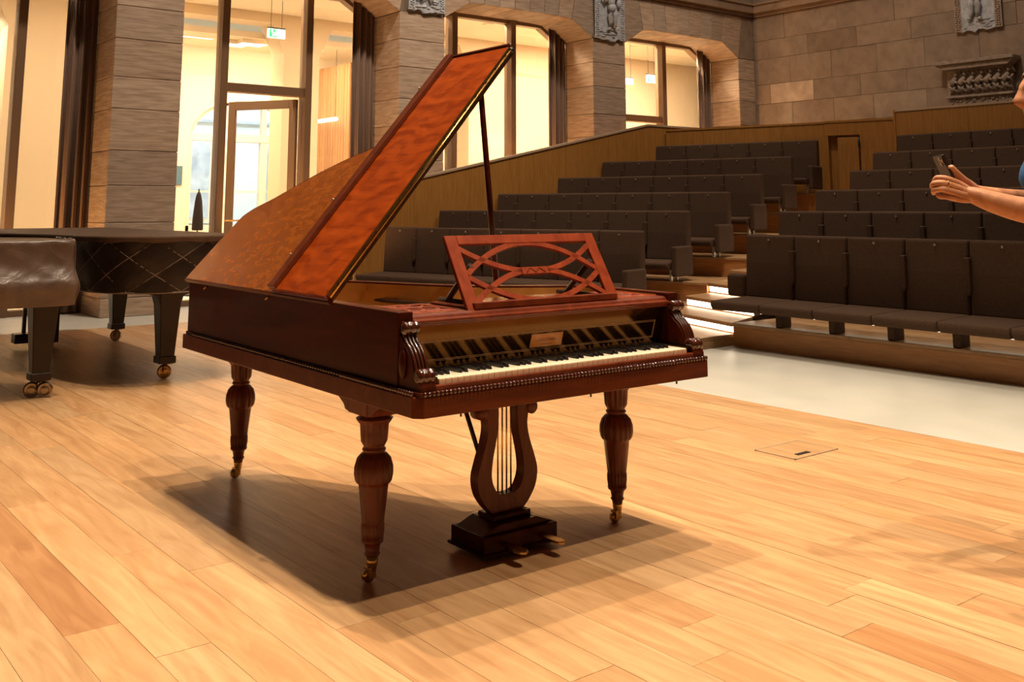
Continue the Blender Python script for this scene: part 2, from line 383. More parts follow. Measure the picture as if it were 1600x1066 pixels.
for z0, z1, js in rows:
    js = list(js) if js else [11.8, 11.8-random.uniform(.3, .9)]
    while js[-1] > -1.0: js.append(js[-1]-random.uniform(.85, 1.1))
    for a, b in zip(js[:-1], js[1:]):
        t = random.uniform(.90, 1.10); q = random.uniform(-.03, .03); c = SPEC.get((z0, a), (t, t*(1+q), t*(1+1.5*q)))
        MB().box(-random.uniform(0, .006), .1, -(a-b)/2+.0018, (a-b)/2-.0018, .0018, z1-z0-.0018).build('stone', block_m, wb, .004, 1, (XB, (a+b)/2, z0), color=c)

# ------------------------------------------------------------------ carved reliefs
def putto(mb, M, flip=1):
    """a small standing child figure in relief; local x across, z up, -y out of the wall"""
    f = flip
    B = lambda c, r: mb.ball((c[0]*f, c[1], c[2]), r, 10, 7, M)
    B((.00, -.03, .56), (.055, .05, .06)); B((.012, -.03, .61), (.058, .045, .035))
    B((.0, -.03, .42), (.072, .055, .10)); B((.015, -.035, .32), (.080, .06, .075))
    T = lambda p, r: mb.tube([(q[0]*f, q[1], q[2]) for q in p], r, 8, M)
    T([(-.01, -.035, .31), (-.03, -.05, .21), (-.015, -.04, .12), (-.02, -.03, .03)], [.052, .047, .036, .026])
    T([(.045, -.03, .30), (.07, -.04, .20), (.055, -.03, .11), (.08, -.03, .04)], [.05, .045, .035, .025])
    T([(-.02, -.03, .02), (-.07, -.05, .012)], [.025, .018]); T([(.08, -.03, .03), (.13, -.05, .02)], [.024, .018])
    T([(-.06, -.03, .47), (-.12, -.05, .41), (-.17, -.05, .46)], [.034, .028, .022]); T([(.06, -.03, .47), (.12, -.05, .50), (.10, -.06, .58)], [.034, .028, .022])
    T([(.09, -.05, .62), (.17, -.05, .60), (.19, -.04, .50)], [.02, .03, .02])
    B((.16, -.03, .40), (.05, .03, .07))
def relief(name, origin, rz, wd, ht, label, seed, tail=.05):
    rnd = random.Random(seed)
    e = empty(name, origin, rz); tag(e, label, 'relief')
    pl = MB(); n = 12
    poly = [(-wd/2, ht), (wd/2, ht)]+[(wd/2-wd*i/n, -tail*(.3+rnd.random()*.9)*(0.4+math.sin(math.pi*i/n))) for i in range(n+1)]
    pl.prism(poly, -.045, 0, 'y'); pl.build('slab', relief_m, e, .006, 1)
    bd = MB()
    for s_ in (-1, 1):
        for k in range(int(ht/.035)):
            for q in (-.02, .02):
                bd.ball((s_*(wd/2-.055)+q+rnd.uniform(-.008, .008), -.05, .0+k*.035+rnd.uniform(0, .015)), (.02, .02, .014), 6, 4)
        bd.box(s_*(wd/2-.055)-.055, s_*(wd/2-.055)+.055, -.05, -.02, -.03, ht)
    tag(bd.build('leaf_border', relief2_m if seed > 2 else relief_m, e), kind='stuff')
    fg = MB(); putto(fg, Matrix.Translation((0, -.04, .12)) @ Matrix.Scale(1.15, 4), -1 if seed % 2 else 1)
    fg.build('figure', relief_m, e)
    gr = MB()
    for k in range(14): gr.ball((rnd.uniform(-wd/2+.13, wd/2-.13), -.045, rnd.uniform(.0, .13)), (rnd.uniform(.03, .08), .018, .012), 6, 4)
    gr.build('ground_waves', relief_m, e)
relief('relief_panel', (7.83, YW-.006, 4.02), 0, .62, .85, 'grey carved putto relief on the pillar behind the piano lid', 1)
relief('relief_panel', (11.45, YW-.006, 3.99), 0, .68, .85, 'grey carved putto relief on the pillar between the two right windows', 2)
relief('relief_panel', (XB-.008, 7.49, 3.97), math.pi/2*-1, .74, .85, 'grey carved putto relief high on the sandstone back wall', 3)
e = empty('frieze_relief', (XB-.008, 7.52, 0), -math.pi/2); tag(e, 'brown carved frieze with a jutting broken cornice on the back wall', 'relief')
MB().box(-.50, .50, -.10, 0, 2.70, 3.36).build('slab', relief2_m, e, .01, 1)
cn = MB(); n = 14
cn.prism([(-.62, 3.42), (.61, 3.42), (.50, 3.34), (-.50, 3.34)], -.22, 0, 'y')
cn.prism([(-.62, 3.42)]+[(.61, 3.42)]+[(.61-1.23*i/n, 3.475+random.uniform(-.012, .012)) for i in range(n+1)], -.26, 0, 'y')
cn.build('cornice', relief2_m, e, .005, 1)
MB().box(-.53, .53, -.15, 0, 2.90, 2.935).build('ledge', relief2_m, e, .006, 1)
fg = MB(); rnd = random.Random(3)
for k in range(7):
    x = -.42+k*.135
    fg.tube([(x, -.11, 2.97), (x+.05, -.13, 3.05), (x+.10, -.12, 2.98)], [.025, .034, .022], 7)
    fg.tube([(x+.05, -.12, 3.04), (x+.02, -.14, 3.14), (x+.08, -.13, 3.22)], [.04, .05, .03], 8)
    fg.ball((x+.09, -.13, 3.265), (.032, .035, .036), 8, 6)
    fg.tube([(x+.03, -.14, 3.17), (x+.11, -.15, 3.13), (x+.15, -.13, 3.19)], [.024, .022, .016], 7)
    fg.tube([(x-.03, -.12, 3.10), (x+.03, -.14, 3.02), (x-.01, -.12, 2.96)], [.02, .028, .02], 7)
    fg.tube([(x+.10, -.12, 3.24), (x+.15, -.13, 3.30), (x+.18, -.12, 3.22)], [.014, .018, .012], 6)
fg.build('figures', relief2_m, e)
fg = MB()
for k in range(90): fg.ball((rnd.uniform(-.45, .45), -.10, rnd.uniform(2.72, 2.88)), (rnd.uniform(.012, .03), .025, rnd.uniform(.01, .022)), 6, 4)
tag(fg.build('leaf_band', relief2_m, e), kind='stuff')

# ================================================================== WINDOWS in the arcade
def post(x, z1, parent, name='post', y0=12.50, y1=12.70, wd=.10): return MB().box(x-wd/2, x+wd/2, y0, y1, 0, z1).build(name, bronze_m, parent, .006, 1)
WPOST = [[1.45, 2.70], [5.17, 6.39], [8.86, 10.02], [12.45, 13.55]]
for i, (a, b) in enumerate(OPN[1:]):
    wn = struct(empty('window_%d' % (i+1), (0, 0, 0)), 'tall bronze-framed glazed opening in the arcade')
    fr = MB(); fr.box(a+.02, a+.10, 12.56, 12.70, 0, 3.98); fr.box(b-.10, b-.02, 12.56, 12.70, 0, 3.98)
    fr.box(a, b, 12.54, 12.70, 0, .07)
    fr.prism([(a+.02, ZS-.05), (a+CH, ZT-.06), (b-CH, ZT-.06), (b-.02, ZS-.05), (b-.02, ZS+.03), (b-CH, ZT+.03), (a+CH, ZT+.03), (a+.02, ZS+.03)], 12.56, 12.70, 'y')
    fr.build('frame', bronze_m, wn, .004, 1)
    for x in WPOST[i]: post(x, 4.22, wn)
    xs = [a+.05]+WPOST[i]+[b-.05]
    for j in range(3):
        zz = 0.07
        if i in (1, 3) and j == 1:
            MB().box(xs[1]+.05, xs[2]-.05, 12.54, 12.70, 2.73, 2.85).build('transom', bronze_m, wn, .004, 1); zz = 2.85
        if i == 3 and j == 0:
            MB().box(xs[0]+.05, xs[1]-.05, 12.54, 12.70, 2.73, 2.85).build('transom', bronze_m, wn, .004, 1)
        za = ZT-.03
        MB().box(xs[j]+.045, xs[j+1]-.045, 12.618, 12.626, zz, za-(0 if j == 1 else .18)).build('pane', glass_m, wn)
# curtains at the right end of each opening
for i, (a, b) in enumerate(OPN[1:]):
    lab = ['brown curtain drawn aside beside the first pillar on the left', 'brown curtain drawn aside left of the pillar behind the piano', 'dark brown curtain left of the pillar between the right windows', 'dark brown curtain in the far window corner by the back wall'][i]
    m_ = MB(); n = 34; pts = []
    for k in range(n+1):
        x = b-.37+.35*k/n; pts.append((x, 12.44+.038*math.sin(k*.62)+.015*math.sin(k*.5)))
    for sx in range(n):
        p, q = pts[sx], pts[sx+1]; t0 = ZS+.2
        m_.add([(p[0], p[1], .03), (q[0], q[1], .03), (q[0]-.0, q[1], t0-max(0, (q[0]-b+.25))*.5), (p[0], p[1], t0-max(0, (p[0]-b+.25))*.5)], [(0, 1, 2, 3)], None, True)
    o = m_.build('curtain', curtain_m); sd = o.modifiers.new('thick', 'SOLIDIFY'); sd.thickness = .008
    tag(o, lab, 'curtain')
# open door leaf in window 2
dl = empty('door_1', (6.30, 12.66, .02), math.radians(180-58)); struct(dl, 'open bronze glazed door swung into the corridor')
d_ = MB(); d_.box(0, .11, -.03, .03, 0, 2.68); d_.box(.99, 1.10, -.03, .03, 0, 2.68); d_.box(.11, .99, -.03, .03, 2.56, 2.68); d_.box(.11, .99, -.03, .03, 0, .16)
d_.build('door_frame', bronze_m, dl, .004, 1)
MB().box(.11, .99, -.004, .004, .16, 2.56).build('pane', glass_m, dl)
hd = MB(); hd.tube([(1.045, -.09, 1.02), (.90, -.09, 1.02)], .012); hd.tube([(1.045, -.03, 1.02), (1.045, -.09, 1.02)], .012); hd.tube([(1.045, .03, 1.02), (1.045, .09, 1.02), (.90, .09, 1.02)], .012)
hd.build('door_handle', brass_m, dl)

# ================================================================== CORRIDOR behind the arcade
struct(MB().box(-4, 22, 12.6, 23, -.1, 0).build('floor', creamw_m), 'light corridor floor behind the arcade')
struct(MB().box(-4, 22, 12.58, 15.0, 4.36, 4.5).build('ceiling', creamw_m), 'cream corridor ceiling')
struct(MB().box(-4, 22, 15.46, 17.0, 4.0, 4.1).build('ceiling', creamw_m), 'cream ceiling of the room beyond the corridor')
mw = MB(); MP = [(-1.0, -.2), (3.05, 3.85), (7.2, 7.85), (10.95, 20)]
Y0, Y1 = 15.0, 15.45
for a, b in MP: mw.box(a, b, Y0, Y1, 0, 4.36)
for (a0, a), (b, b0) in zip(MP[:-1], MP[1:]):
    mw.prism([(a, 3.72), (a+.22, 4.20), (b-.22, 4.20), (b, 3.72), (b, 4.36), (a, 4.36)], Y0, Y1, 'y')
struct(mw.build('wall_corridor', cream_m), 'cream plastered piers between corridor and far room')
# far wall with arched windows
def archpoly(cx, hw, z0, zs, n=14): return [(cx-hw, z0), (cx+hw, z0)]+[(cx+hw*math.cos(math.pi*k/n), zs+.62*hw*math.sin(math.pi*k/n)) for k in range(n+1)]
YF = 16.9; AW = [-.2, 3.55, 7.45]; HW = 1.05; SPZ = 2.45; RS = .62
fw = MB(); edges = []
for cx in AW: edges += [(cx-HW, cx+HW)]
prev = -4
for cx in AW:
    fw.box(prev, cx-HW, YF, YF+.4, 0, 4.5); prev = cx+HW
    fw.box(cx-HW, cx+HW, YF, YF+.4, 0, .82)
    n = 14
    for k in range(n):
        a0 = math.pi*k/n; a1 = math.pi*(k+1)/n
        fw.prism([(cx+HW*math.cos(a0), SPZ+RS*HW*math.sin(a0)), (cx+HW*math.cos(a0), 4.5), (cx+HW*math.cos(a1), 4.5), (cx+HW*math.cos(a1), SPZ+RS*HW*math.sin(a1))], YF, YF+.4, 'y')
fw.box(prev, 13, YF, YF+.4, 0, 4.5)
struct(fw.build('wall_far', creamw_m), 'far plaster wall with arched windows')
for i, cx in enumerate(AW):
    wn = struct(empty('window_%d' % (5+i), (cx, YF+.12, 0)), 'arched white window of the far room')
    m_ = MB()
    for k in range(16):
        a0 = math.pi*k/16; a1 = math.pi*(k+1)/16
        m_.prism([(r_*math.cos(t), SPZ+RS*r_*math.sin(t)) for r_, t in ((HW, a0), (HW, a1), (HW-.09, a1), (HW-.09, a0))], -.05, .05, 'y')
    m_.box(-HW, -HW+.09, -.05, .05, .82, SPZ); m_.box(HW-.09, HW, -.05, .05, .82, SPZ); m_.box(-HW, HW, -.05, .05, .82, .92); m_.box(-HW, HW, -.06, .06, SPZ-.08, SPZ+.06)
    m_.build('window_frame', winw_m, wn, .005, 1)
    for x in (-.36, .36): MB().box(x-.055, x+.055, -.05, .05, .92, SPZ-.08).build('mullion', winw_m, wn, .004, 1)
    for x in (-.36, .36): MB().box(x-.045, x+.045, -.05, .05, SPZ+.06, SPZ+.60).build('mullion', winw_m, wn, .004, 1)
    MB().box(-HW+.09, HW-.09, -.02, .02, 1.48, 1.51).build('glazing_bar', winw_m, wn)
    MB().prism(archpoly(0, HW-.05, .86, SPZ), -.004, .004, 'y').build('pane', glass_m, wn)
# neighbouring house seen through those windows
nb = empty('neighbour_house', (0, 20.5, 0)); tag(nb, 'pale blue-grey house front seen through the arched windows', 'building')
MB().box(-8, 16, 0, .4, -.5, 9).build('front_wall', sky_m, nb)
for k in range(9):
    x = -6+k*2.2
    f_ = MB(); f_.box(x, x+1.1, -.06, 0, .9, 2.7); f_ = f_.build('house_window', winw_m, nb)
    MB().box(x+.1, x+.5, -.08, -.06, 1.0, 2.6).build('pane', facade_m, f_); MB().box(x+.6, x+1.0, -.08, -.06, 1.0, 2.6).build('pane', facade_m, f_)
for z in (.3, .8, 3.0, 3.5): MB().box(-8, 16, -.05, 0, z, z+.06).build('ledge', facade_m, nb)
# slatted wood wall at the right of the far room
sw = empty('slat_wall', (8.75, 16.86, 0), -math.pi/2); tag(sw, 'light wooden slatted wall panel in the far room', 'wall panel')
MB().box(0, 1.36, .0, .06, 0, 3.76).build('backing', slat_m, sw, color=(.5, .45, .4))
s0 = None
for k in range(14):
    t = random.uniform(.88, 1.08)
    if s0 is None: s0 = MB().box(0, .088, -.03, 0, 0, 3.76).build('slat', slat_m, sw, .004, 1, color=(t, t, t)); s0.location = (0, 0, 0)
    else: inst(s0, 'slat', sw, (k*.097, 0, 0), 0, (t, t, t))
tl = empty('tube_light', (8.55, 16.2, 2.76), math.pi/2); tag(tl, 'horizontal glowing tube light before the slatted wood wall', 'light')
MB().tube([(-.55, 0, 0), (.55, 0, 0)], .035, 10).build('tube', lamp_m, tl)
for q in (-.5, .5): MB().tube([(q, 0, .03), (q, 0, 1.24)], .004, 5).build('suspension_wire', dark_m, tl)
# ceiling light panels in far room, down-lights, exit signs
for nm, (x, y), lab in (('ceiling_light', (6.72, 15.95), 'left white ceiling light panel in the far room'), ('ceiling_light', (6.95, 15.72), 'right white ceiling light panel in the far room')):
    e = empty(nm, (x, y, 3.93)); tag(e, lab, 'light')
    MB().box(-.22, .22, -.13, .13, .0, .07).build('housing', creamw_m, e); MB().box(-.2, .2, -.11, .11, -.01, 0).build('diffuser', lamp_m, e)
for (x, y), lab in (((10.36, 13.63), 'round recessed downlight in the window right of the piano lid'), ((14.10, 13.8), 'round recessed downlight in the rightmost window')):
    e = empty('downlight', (x, y, 4.36)); tag(e, lab, 'light')
    MB().lathe([(.10, -.012), (.10, 0), (.07, .0)], 20).build('trim_ring', creamw_m, e); MB().lathe([(.07, -.008), (.07, -.004)], 20).build('lens', lamp_m, e)
def exit_sign(loc, wd, ht, lab, drop, green=True):
    e = empty('exit_sign', loc); tag(e, lab, 'sign')
    MB().box(-wd/2, wd/2, -.02, .02, 0, ht).build('panel', sign_w, e)
    MB().box(-wd/2, wd/2, -.022, .022, ht, ht+.02).build('rail', dark_m, e)
    if green:
        g = MB(); g.box(-wd*.42, wd*.06, -.024, -.02, ht*.08, ht*.92); g.build('green_field', sign_g, e)
        p = MB(); p.ball((-wd*.28, -.024, ht*.72), (.018, .004, .018), 8, 5); p.tube([(-wd*.26, -.026, ht*.62), (-wd*.20, -.026, ht*.40), (-wd*.28, -.026, ht*.16)], .010, 6)
        p.tube([(-wd*.20, -.026, ht*.40), (-wd*.12, -.026, ht*.22)], .010, 6); p.tube([(-wd*.30, -.026, ht*.46), (-wd*.25, -.026, ht*.58), (-wd*.16, -.026, ht*.52)], .007, 6)
        p.box(-wd*.10, wd*.02, -.026, -.0245, ht*.18, ht*.82); p.build('running_figure', sign_w, e)
    for s_ in (-1, 1): MB().tube([(s_*wd*.32, 0, ht+.02), (s_*wd*.32, 0, ht+.02+drop)], .004, 6).build('suspension_wire', dark_m, e)
exit_sign((6.58, 14.0, 3.77), .28, .14, 'green and white exit sign hanging in the window beside the open door', .43)
exit_sign((14.35, 13.6, 3.64), .26, .15, 'green and white exit sign in the rightmost window', .55)
exit_sign((13.70, 13.6, 3.56), .26, .12, 'plain white sign left of the exit sign in the rightmost window', .66, False)
tag(MB().box(5.95, 6.30, YF-.03, YF-.001, 1.60, 1.92).build('notice_board', notice_m, None, .004, 1), 'blue-grey notice board on the far wall beside the first pillar', 'notice')
# dark coat on a stand
e = empty('coat', (5.48, 14.0, 0)); tag(e, 'dark coat hanging on a thin stand behind the door frame', 'coat')
c_ = MB(); c_.lathe([(.015, 1.44), (.035, 1.40), (.055, 1.30), (.075, 1.1), (.085, .92), (.075, .90)], 14, Matrix.Diagonal((1, .6, 1, 1))); c_.build('garment', coat_m, e)
st = MB(); st.tube([(0, 0, 0), (0, 0, 1.48)], .012, 8); st.lathe([(.16, 0), (.16, .02), (.03, .04)], 16); st.build('stand', dark_m, e)

# ================================================================== SEATING
TOPZ = [.975, 1.185, 1.412, 1.655, 1.92, 2.20]          # top of each back
PZ = [.20, .41, .637, .88, 1.145, 1.425]                 # tier heights
SW = .525
AL = math.radians(-16)                                   # turn of the left block
RX = [7.62+1.03*k for k in range(6)]
RY = [6.03, 6.43, 6.70, 6.93, 7.25, 7.52]
LD = [9.70+.985*k for k in range(6)]
nL = Vector((math.cos(AL), -math.sin(AL), 0)); uL = Vector((math.sin(AL), math.cos(AL), 0))
def LP(D, s, z=0): p = nL*D+uL*s; return Vector((p.x, p.y, z))
LS_R = [LP(9.70, 0) for _ in range(6)]
LSR = [.5335*9.70, .4775*10.69, .431*11.67, .394*12.66, .362*13.64, .335*14.63]   # aisle end of each left row, along uL
YBAR = 11.42
LSL = [(YBAR-.02-nL.y*D)/uL.y for D in LD]              # where the row meets the side barrier
# tiers, right block
for k in range(6):
    xf = RX[k]-.32; xe = (RX[k+1]-.32) if k < 5 else 13.10
    ye = RY[k]-.04
    t = MB(); t.box(xf, xe+.02 if k < 5 else xe, -2, ye, -.01 if k == 0 else PZ[k-1]-.0, PZ[k]-.03)
    e = empty('seating_tier'); tag(e, ['lowest wooden tier of the right seating block, beside the pale floor', 'second wooden tier of the right seating block', 'third wooden tier of the right seating block', 'fourth wooden tier of the right seating block', 'fifth wooden tier of the right seating block', 'topmost wooden tier of the right seating block'][k], 'platform', 'tiers of the right block')
    t.build('riser', tier_m, e, .004, 1); MB().box(xf-.012, xe+.0, -2, ye+.01, PZ[k]-.03, PZ[k]).build('deck', step_m, e, .004, 1)
# tiers, left block
for k in range(6):
    Df = LD[k]-.32; De = (LD[k+1]-.32) if k < 5 else 14.94
    s0, s1 = LSR[k]-.34, (YBAR-.006-nL.y*Df)/uL.y; s2 = (YBAR-.006-nL.y*De)/uL.y
    P4 = [LP(Df, s0), LP(De, s0 if k > 4 else s0), LP(De, s2), LP(Df, s1)]
    e = empty('seating_tier'); tag(e, ['lowest wooden tier of the left seating block, behind the piano', 'second wooden tier of the left seating block', 'third wooden tier of the left seating block', 'fourth wooden tier of the left seating block', 'fifth wooden tier of the left seating block', 'topmost wooden tier of the left seating block'][k], 'platform', 'tiers of the left block')
    MB().prism([(p.x, p.y) for p in P4], -.01 if k == 0 else PZ[k-1], PZ[k]-.03).build('riser', tier_m, e, .004, 1)
    P4 = [LP(Df-.012, s0-.01), LP(De, s0-.01), LP(De, s2), LP(Df-.012, s1)]
    MB().prism([(p.x, p.y) for p in P4], PZ[k]-.03, PZ[k]).build('deck', step_m, e, .004, 1)
# aisle steps with light strips
nst = 11
AISLE = []
zs = []
for k in range(6):
    lo = PZ[k-1] if k else 0
    zs += [((lo+PZ[k])/2, k-.5), (PZ[k], k)]
ordn = ['first', 'second', 'third', 'fourth', 'fifth', 'sixth', 'seventh', 'eighth', 'ninth', 'tenth', 'eleventh', 'twelfth']
def lerp(arr, t):
    t = max(0, min(5, t)); i = min(4, int(t)); return arr[i]+(arr[i+1]-arr[i])*(t-i)
zprev = 0
for j, (z, t) in enumerate(zs):
    def fl(t_, off=0):
        xr = RX[0]+1.03*t_-.32+off; yr = lerp(RY, t_)-.03; D = LD[0]+.985*t_-.32+off; s_ = lerp(LSR, t_)-.352
        pl = LP(D, s_); return (xr, yr), (pl.x, pl.y)
    a, b = fl(t); c, d = fl(t+.5+(.06 if j < 10 else -.01)); a2, b2 = fl(t, .05)
    if j == 11: break
    e = empty('aisle_step'); tag(e, '%s lit wooden step of the aisle, counted from the floor' % ordn[j], 'step', 'aisle steps')
    MB().prism([a, b, d, c], z-.035, z).build('tread', step_m, e, .003, 1)
    MB().prism([a2, b2, d, c], zprev-.0, z-.036).build('riser', step_m, e)
    a3, b3 = fl(t, .045)
    MB().prism([a3, b3, b2, a2], zprev+.012, z-.04).build('light_strip', led_m, e)
    zprev = z
# benches
def bench_parts():
    p = {}
    # local: row runs along +y, sitter faces -x, origin under the back top at floor level of the row
    bk = MB(); h0, h1 = -.565, 0.0
    bk.prism([(-.085, h0), (-.07, -.25), (-.045, h1), (.055, h1), (.055, h0)], .004, SW-.004, 'y'); p['backrest'] = bk.build('backrest', fabric_m, None, .022, 3)
    st = MB(); st.prism([(-.56, -.645), (-.585, -.60), (-.575, -.565), (-.06, -.552), (-.06, -.645)], .003, SW-.003, 'y'); p['seat'] = st.build('seat', fabric_m, None, .016, 3)
    lg = MB(); lg.box(-.31, -.17, -.032, .032, -.775, -.64); p['leg'] = lg.build('leg', fabric_m, None, .006, 1)
    sm = MB(); a = -.098
    sm.prism([(-.024, -.13), (.024, -.13), (.024, -.38), (.014, -.415), (-.014, -.415), (-.024, -.38)], -.100, -.05, 'x'); p['pocket'] = sm.build('pocket', fabric_m, None, .008, 2)
    tg = MB(); tg.box(-.062, -.050, -.008, .008, -.052, -.034); p['seat_number'] = tg.build('seat_number', tagm)
    ar = MB(); ar.box(-.50, -.06, 0, .065, -.72, -.39); p['armrest'] = ar.build('armrest', fabric_m, None, .022, 3)
    wl = MB(); wl.box(-.34, -.31, .0, .03, -.774, -.62); p['support'] = wl.build('support', legwhite_m, None, .003, 1)
    for o in p.values(): COL.objects.unlink(o)
    return p
BP = bench_parts()
def bench(loc, rz, n, label, grp, side, wing=False, first=0.0):
    e = empty('theatre_bench', loc, rz); tag(e, label, 'bench', grp)
    for i in range(n):
        y = -SW*(i+1)
        inst(BP['backrest'], 'backrest', e, (0, y, 0)); inst(BP['seat'], 'seat', e, (0, y, 0)); inst(BP['seat_number'], 'seat_number', e, (0, y+SW/2, 0))
        if i < n-1:
            inst(BP['pocket'], 'pocket', e, (0, y, 0)); inst(BP['leg'], 'leg', e, (0, y, 0))
    return e
ONE = ['front', 'second', 'third', 'fourth', 'fifth', 'topmost']
for k in range(6):
    # right block: aisle end at RY, runs to -Y
    n = 12 if k < 2 else 11
    b = bench((RX[k], RY[k], TOPZ[k]), 0, n, 'long charcoal upholstered bench, %s row of the right seating block' % ONE[k], 'benches of the right block', 'R')
    wg = MB(); wg.box(-.09, .03, 0.0, .21, -.565, -.36); wg.build('end_wing', fabric_m, b, .03, 3)
    MB().box(-.10, -.07, -n*SW+.05, -.05, -.70, -.66).build('under_seat_light', led2_m, b)
    # left block: aisle end at LSR, runs along +uL to the barrier
    s0 = LSR[k]; ln_ = LSL[k]-s0; n = int(round(ln_/SW)); n = max(n, 5)
    p = LP(LD[k], s0)
    e = empty('theatre_bench', (p.x, p.y, TOPZ[k]), -AL); tag(e, 'long charcoal upholstered bench, %s row of the left seating block' % ONE[k], 'bench', 'benches of the left block')
    for i in range(n):
        wdt = min(SW, ln_-i*SW)
        if wdt < .08: break
        sc = (1, wdt/SW, 1)
        inst(BP['backrest'], 'backrest', e, (0, i*SW, 0), 0, None, sc); inst(BP['seat'], 'seat', e, (0, i*SW, 0), 0, None, sc); inst(BP['seat_number'], 'seat_number', e, (0, i*SW+wdt/2, 0))
        if i: inst(BP['pocket'], 'pocket', e, (0, i*SW, 0)); inst(BP['leg'], 'leg', e, (0, i*SW, 0))
    inst(BP['armrest'], 'armrest', e, (0, -.066, 0)); inst(BP['support'], 'support', e, (.12, .06, 0)); inst(BP['support'], 'support', e, (-.02, .06, 0))
for o in BP.values(): bpy.data.objects.remove(o)

# ------------------------------------------------------------------ wooden barriers
def ztop(x): return 2.565 if x > 11.95 else 2.565-(11.95-x)*.2105
bar = empty('wood_barrier'); tag(bar, 'oak panelled side barrier with sloping top below the windows', 'barrier')
xs = [6.55]+[7.4+.92*i for i in range(6)]
xs = [6.55, 7.45, 8.35, 9.25, 10.15, 11.05, 11.95, 12.6, 13.3]
for a, b in zip(xs[:-1], xs[1:]):
    MB().prism([(a+.002, 0), (b-.002, 0), (b-.002, ztop(b)-.03), (a+.002, ztop(a)-.03)], YBAR, YBAR+.05, 'y').build('panel', panel_m, bar)
cap = MB()
for a, b in ((6.55, 11.95), (11.95, 13.3)):
    cap.prism([(a, ztop(a)-.03), (b, ztop(b)-.03), (b, ztop(b)), (a, ztop(a))], YBAR-.015, YBAR+.065, 'y')
cap.build('cap_rail', cap_m, bar)
# back barrier of the left block (turned) : D = 14.95
bb = empty('wood_barrier'); tag(bb, 'oak panelled barrier behind the topmost left bench row', 'barrier')
DB = 14.98; sA = (YBAR-.03-nL.y*(DB+.06))/uL.y; sB = LSR[5]+.02; sC = LSR[5]-1.06
def bquad(s0, s1, z0, z1, d0, d1): return [(LP(DB+d0, s0).x, LP(DB+d0, s0).y), (LP(DB+d0, s1).x, LP(DB+d0, s1).y), (LP(DB+d1, s1).x, LP(DB+d1, s1).y), (LP(DB+d1, s0).x, LP(DB+d1, s0).y)]
n = 4
for i in range(n):
    s0 = sB+(sA-sB)*i/n; s1 = sB+(sA-sB)*(i+1)/n
    MB().prism(bquad(s0+.002, s1-.002, 0, 0, 0, .05), .3, 2.46).build('panel', panel_m, bb)
MB().prism(bquad(sB, sA, 0, 0, -.01, .06), 2.46, 2.49).build('cap_rail', panel_m, bb)
# door section of the barrier
db = empty('wood_barrier'); tag(db, 'oak barrier with a small open door at the top of the aisle', 'barrier')
dz0 = 1.42
MB().prism(bquad(sC, sB-.52, 0, 0, 0, .05), dz0, 2.47).build('panel', panel_m, db)
MB().prism(bquad(sB-.52, sB-.002, 0, 0, 0, .05), 2.28, 2.47).build('header_panel', panel_m, db)
MB().prism(bquad(sC, sB, 0, 0, -.01, .06), 2.47, 2.50).build('cap_rail', panel_m, db)
MB().prism(bquad(sB-.06, sB, 0, 0, -.02, .09), dz0, 2.27).build('jamb', panel_m, db)
MB().prism(bquad(sB-.52, sB+.0, 0, 0, .10, .13), dz0, 2.46).build('recess_back', panel_m, db)
MB().prism(bquad(sB-.50, sB-.20, 0, 0, -.03, .01), dz0+.06, 2.24).build('door_leaf', panel_m, db, .004, 1)
for z in (1.62, 2.10):
    q = LP(DB-.045, sB-.515); MB().tube([(q.x, q.y, z), (q.x, q.y, z+.13)], .014, 8).build('door_hinge', dark_m, db)
# back barrier of the right block
rb = empty('wood_barrier'); tag(rb, 'tall oak panelled barrier behind the topmost right bench row', 'barrier')
ye = 7.74
for i in range(8):
    MB().box(13.12, 13.17, ye-(i+1)*1.05+.002, ye-i*1.05-.002, .3, 2.56).build('panel', panel_m, rb)
MB().box(13.11, 13.18, ye-8.4, ye, 2.56, 2.59).build('cap_rail', cap_m, rb)
MB().box(13.11, 13.9, ye, ye+.03, .3, 2.59).build('return_panel', panel_m, rb)

# ================================================================== THE MAHOGANY GRAND PIANO
PO = (1.754, 2.643, 0); PR = -.0138
piano = empty('grand_piano', PO, PR); tag(piano, 'antique red mahogany grand piano with its lid propped open', 'piano')
W_, L_P = 1.28, 2.0
ZB, ZM, ZR = .586, .657, .890
def bez(pts, n=8):
    """Catmull-Rom through pts"""
    out = []
    for i in range(len(pts)-1):
        p0 = pts[max(i-1, 0)]; p1 = pts[i]; p2 = pts[i+1]; p3 = pts[min(i+2, len(pts)-1)]
        for k in range(n):
            t = k/n
            out.append(tuple(.5*((2*p1[j])+(-p0[j]+p2[j])*t+(2*p0[j]-5*p1[j]+4*p2[j]-p3[j])*t*t+(-p0[j]+3*p1[j]-3*p2[j]+p3[j])*t**3) for j in range(len(p1))))
    out.append(tuple(pts[-1])); return out
BENT = bez([(W_, .50), (1.265, .62), (1.18, .71), (1.03, .81), (.885, .93), (.775, 1.09), (.69, 1.29), (.61, 1.47), (.54, 1.61), (.47, 1.75), (.425, 1.86), (.37, 1.925)], 5)
OUT = [(0, .135)]+[(W_, .135)]+BENT+[(.20, 1.965), (0, L_P-.03)]          # counter-clockwise
def offset(poly, d):
    n = len(poly); r = []
    for i in range(n):
        a = Vector(poly[i-1]); b = Vector(poly[i]); c = Vector(poly[(i+1) % n])
        e1 = (b-a).normalized(); e2 = (c-b).normalized(); n1 = Vector((e1.y, -e1.x)); n2 = Vector((e2.y, -e2.x))
        q = (n1+n2); q = q/max(q.length_squared, .2)*2*.5 if q.length else n1
        q = (n1+n2).normalized()/max(.5, math.cos(n1.angle(n2)/2)) if (n1+n2).length > 1e-6 else n1
        r.append((b.x+q.x*d, b.y+q.y*d))
    return r
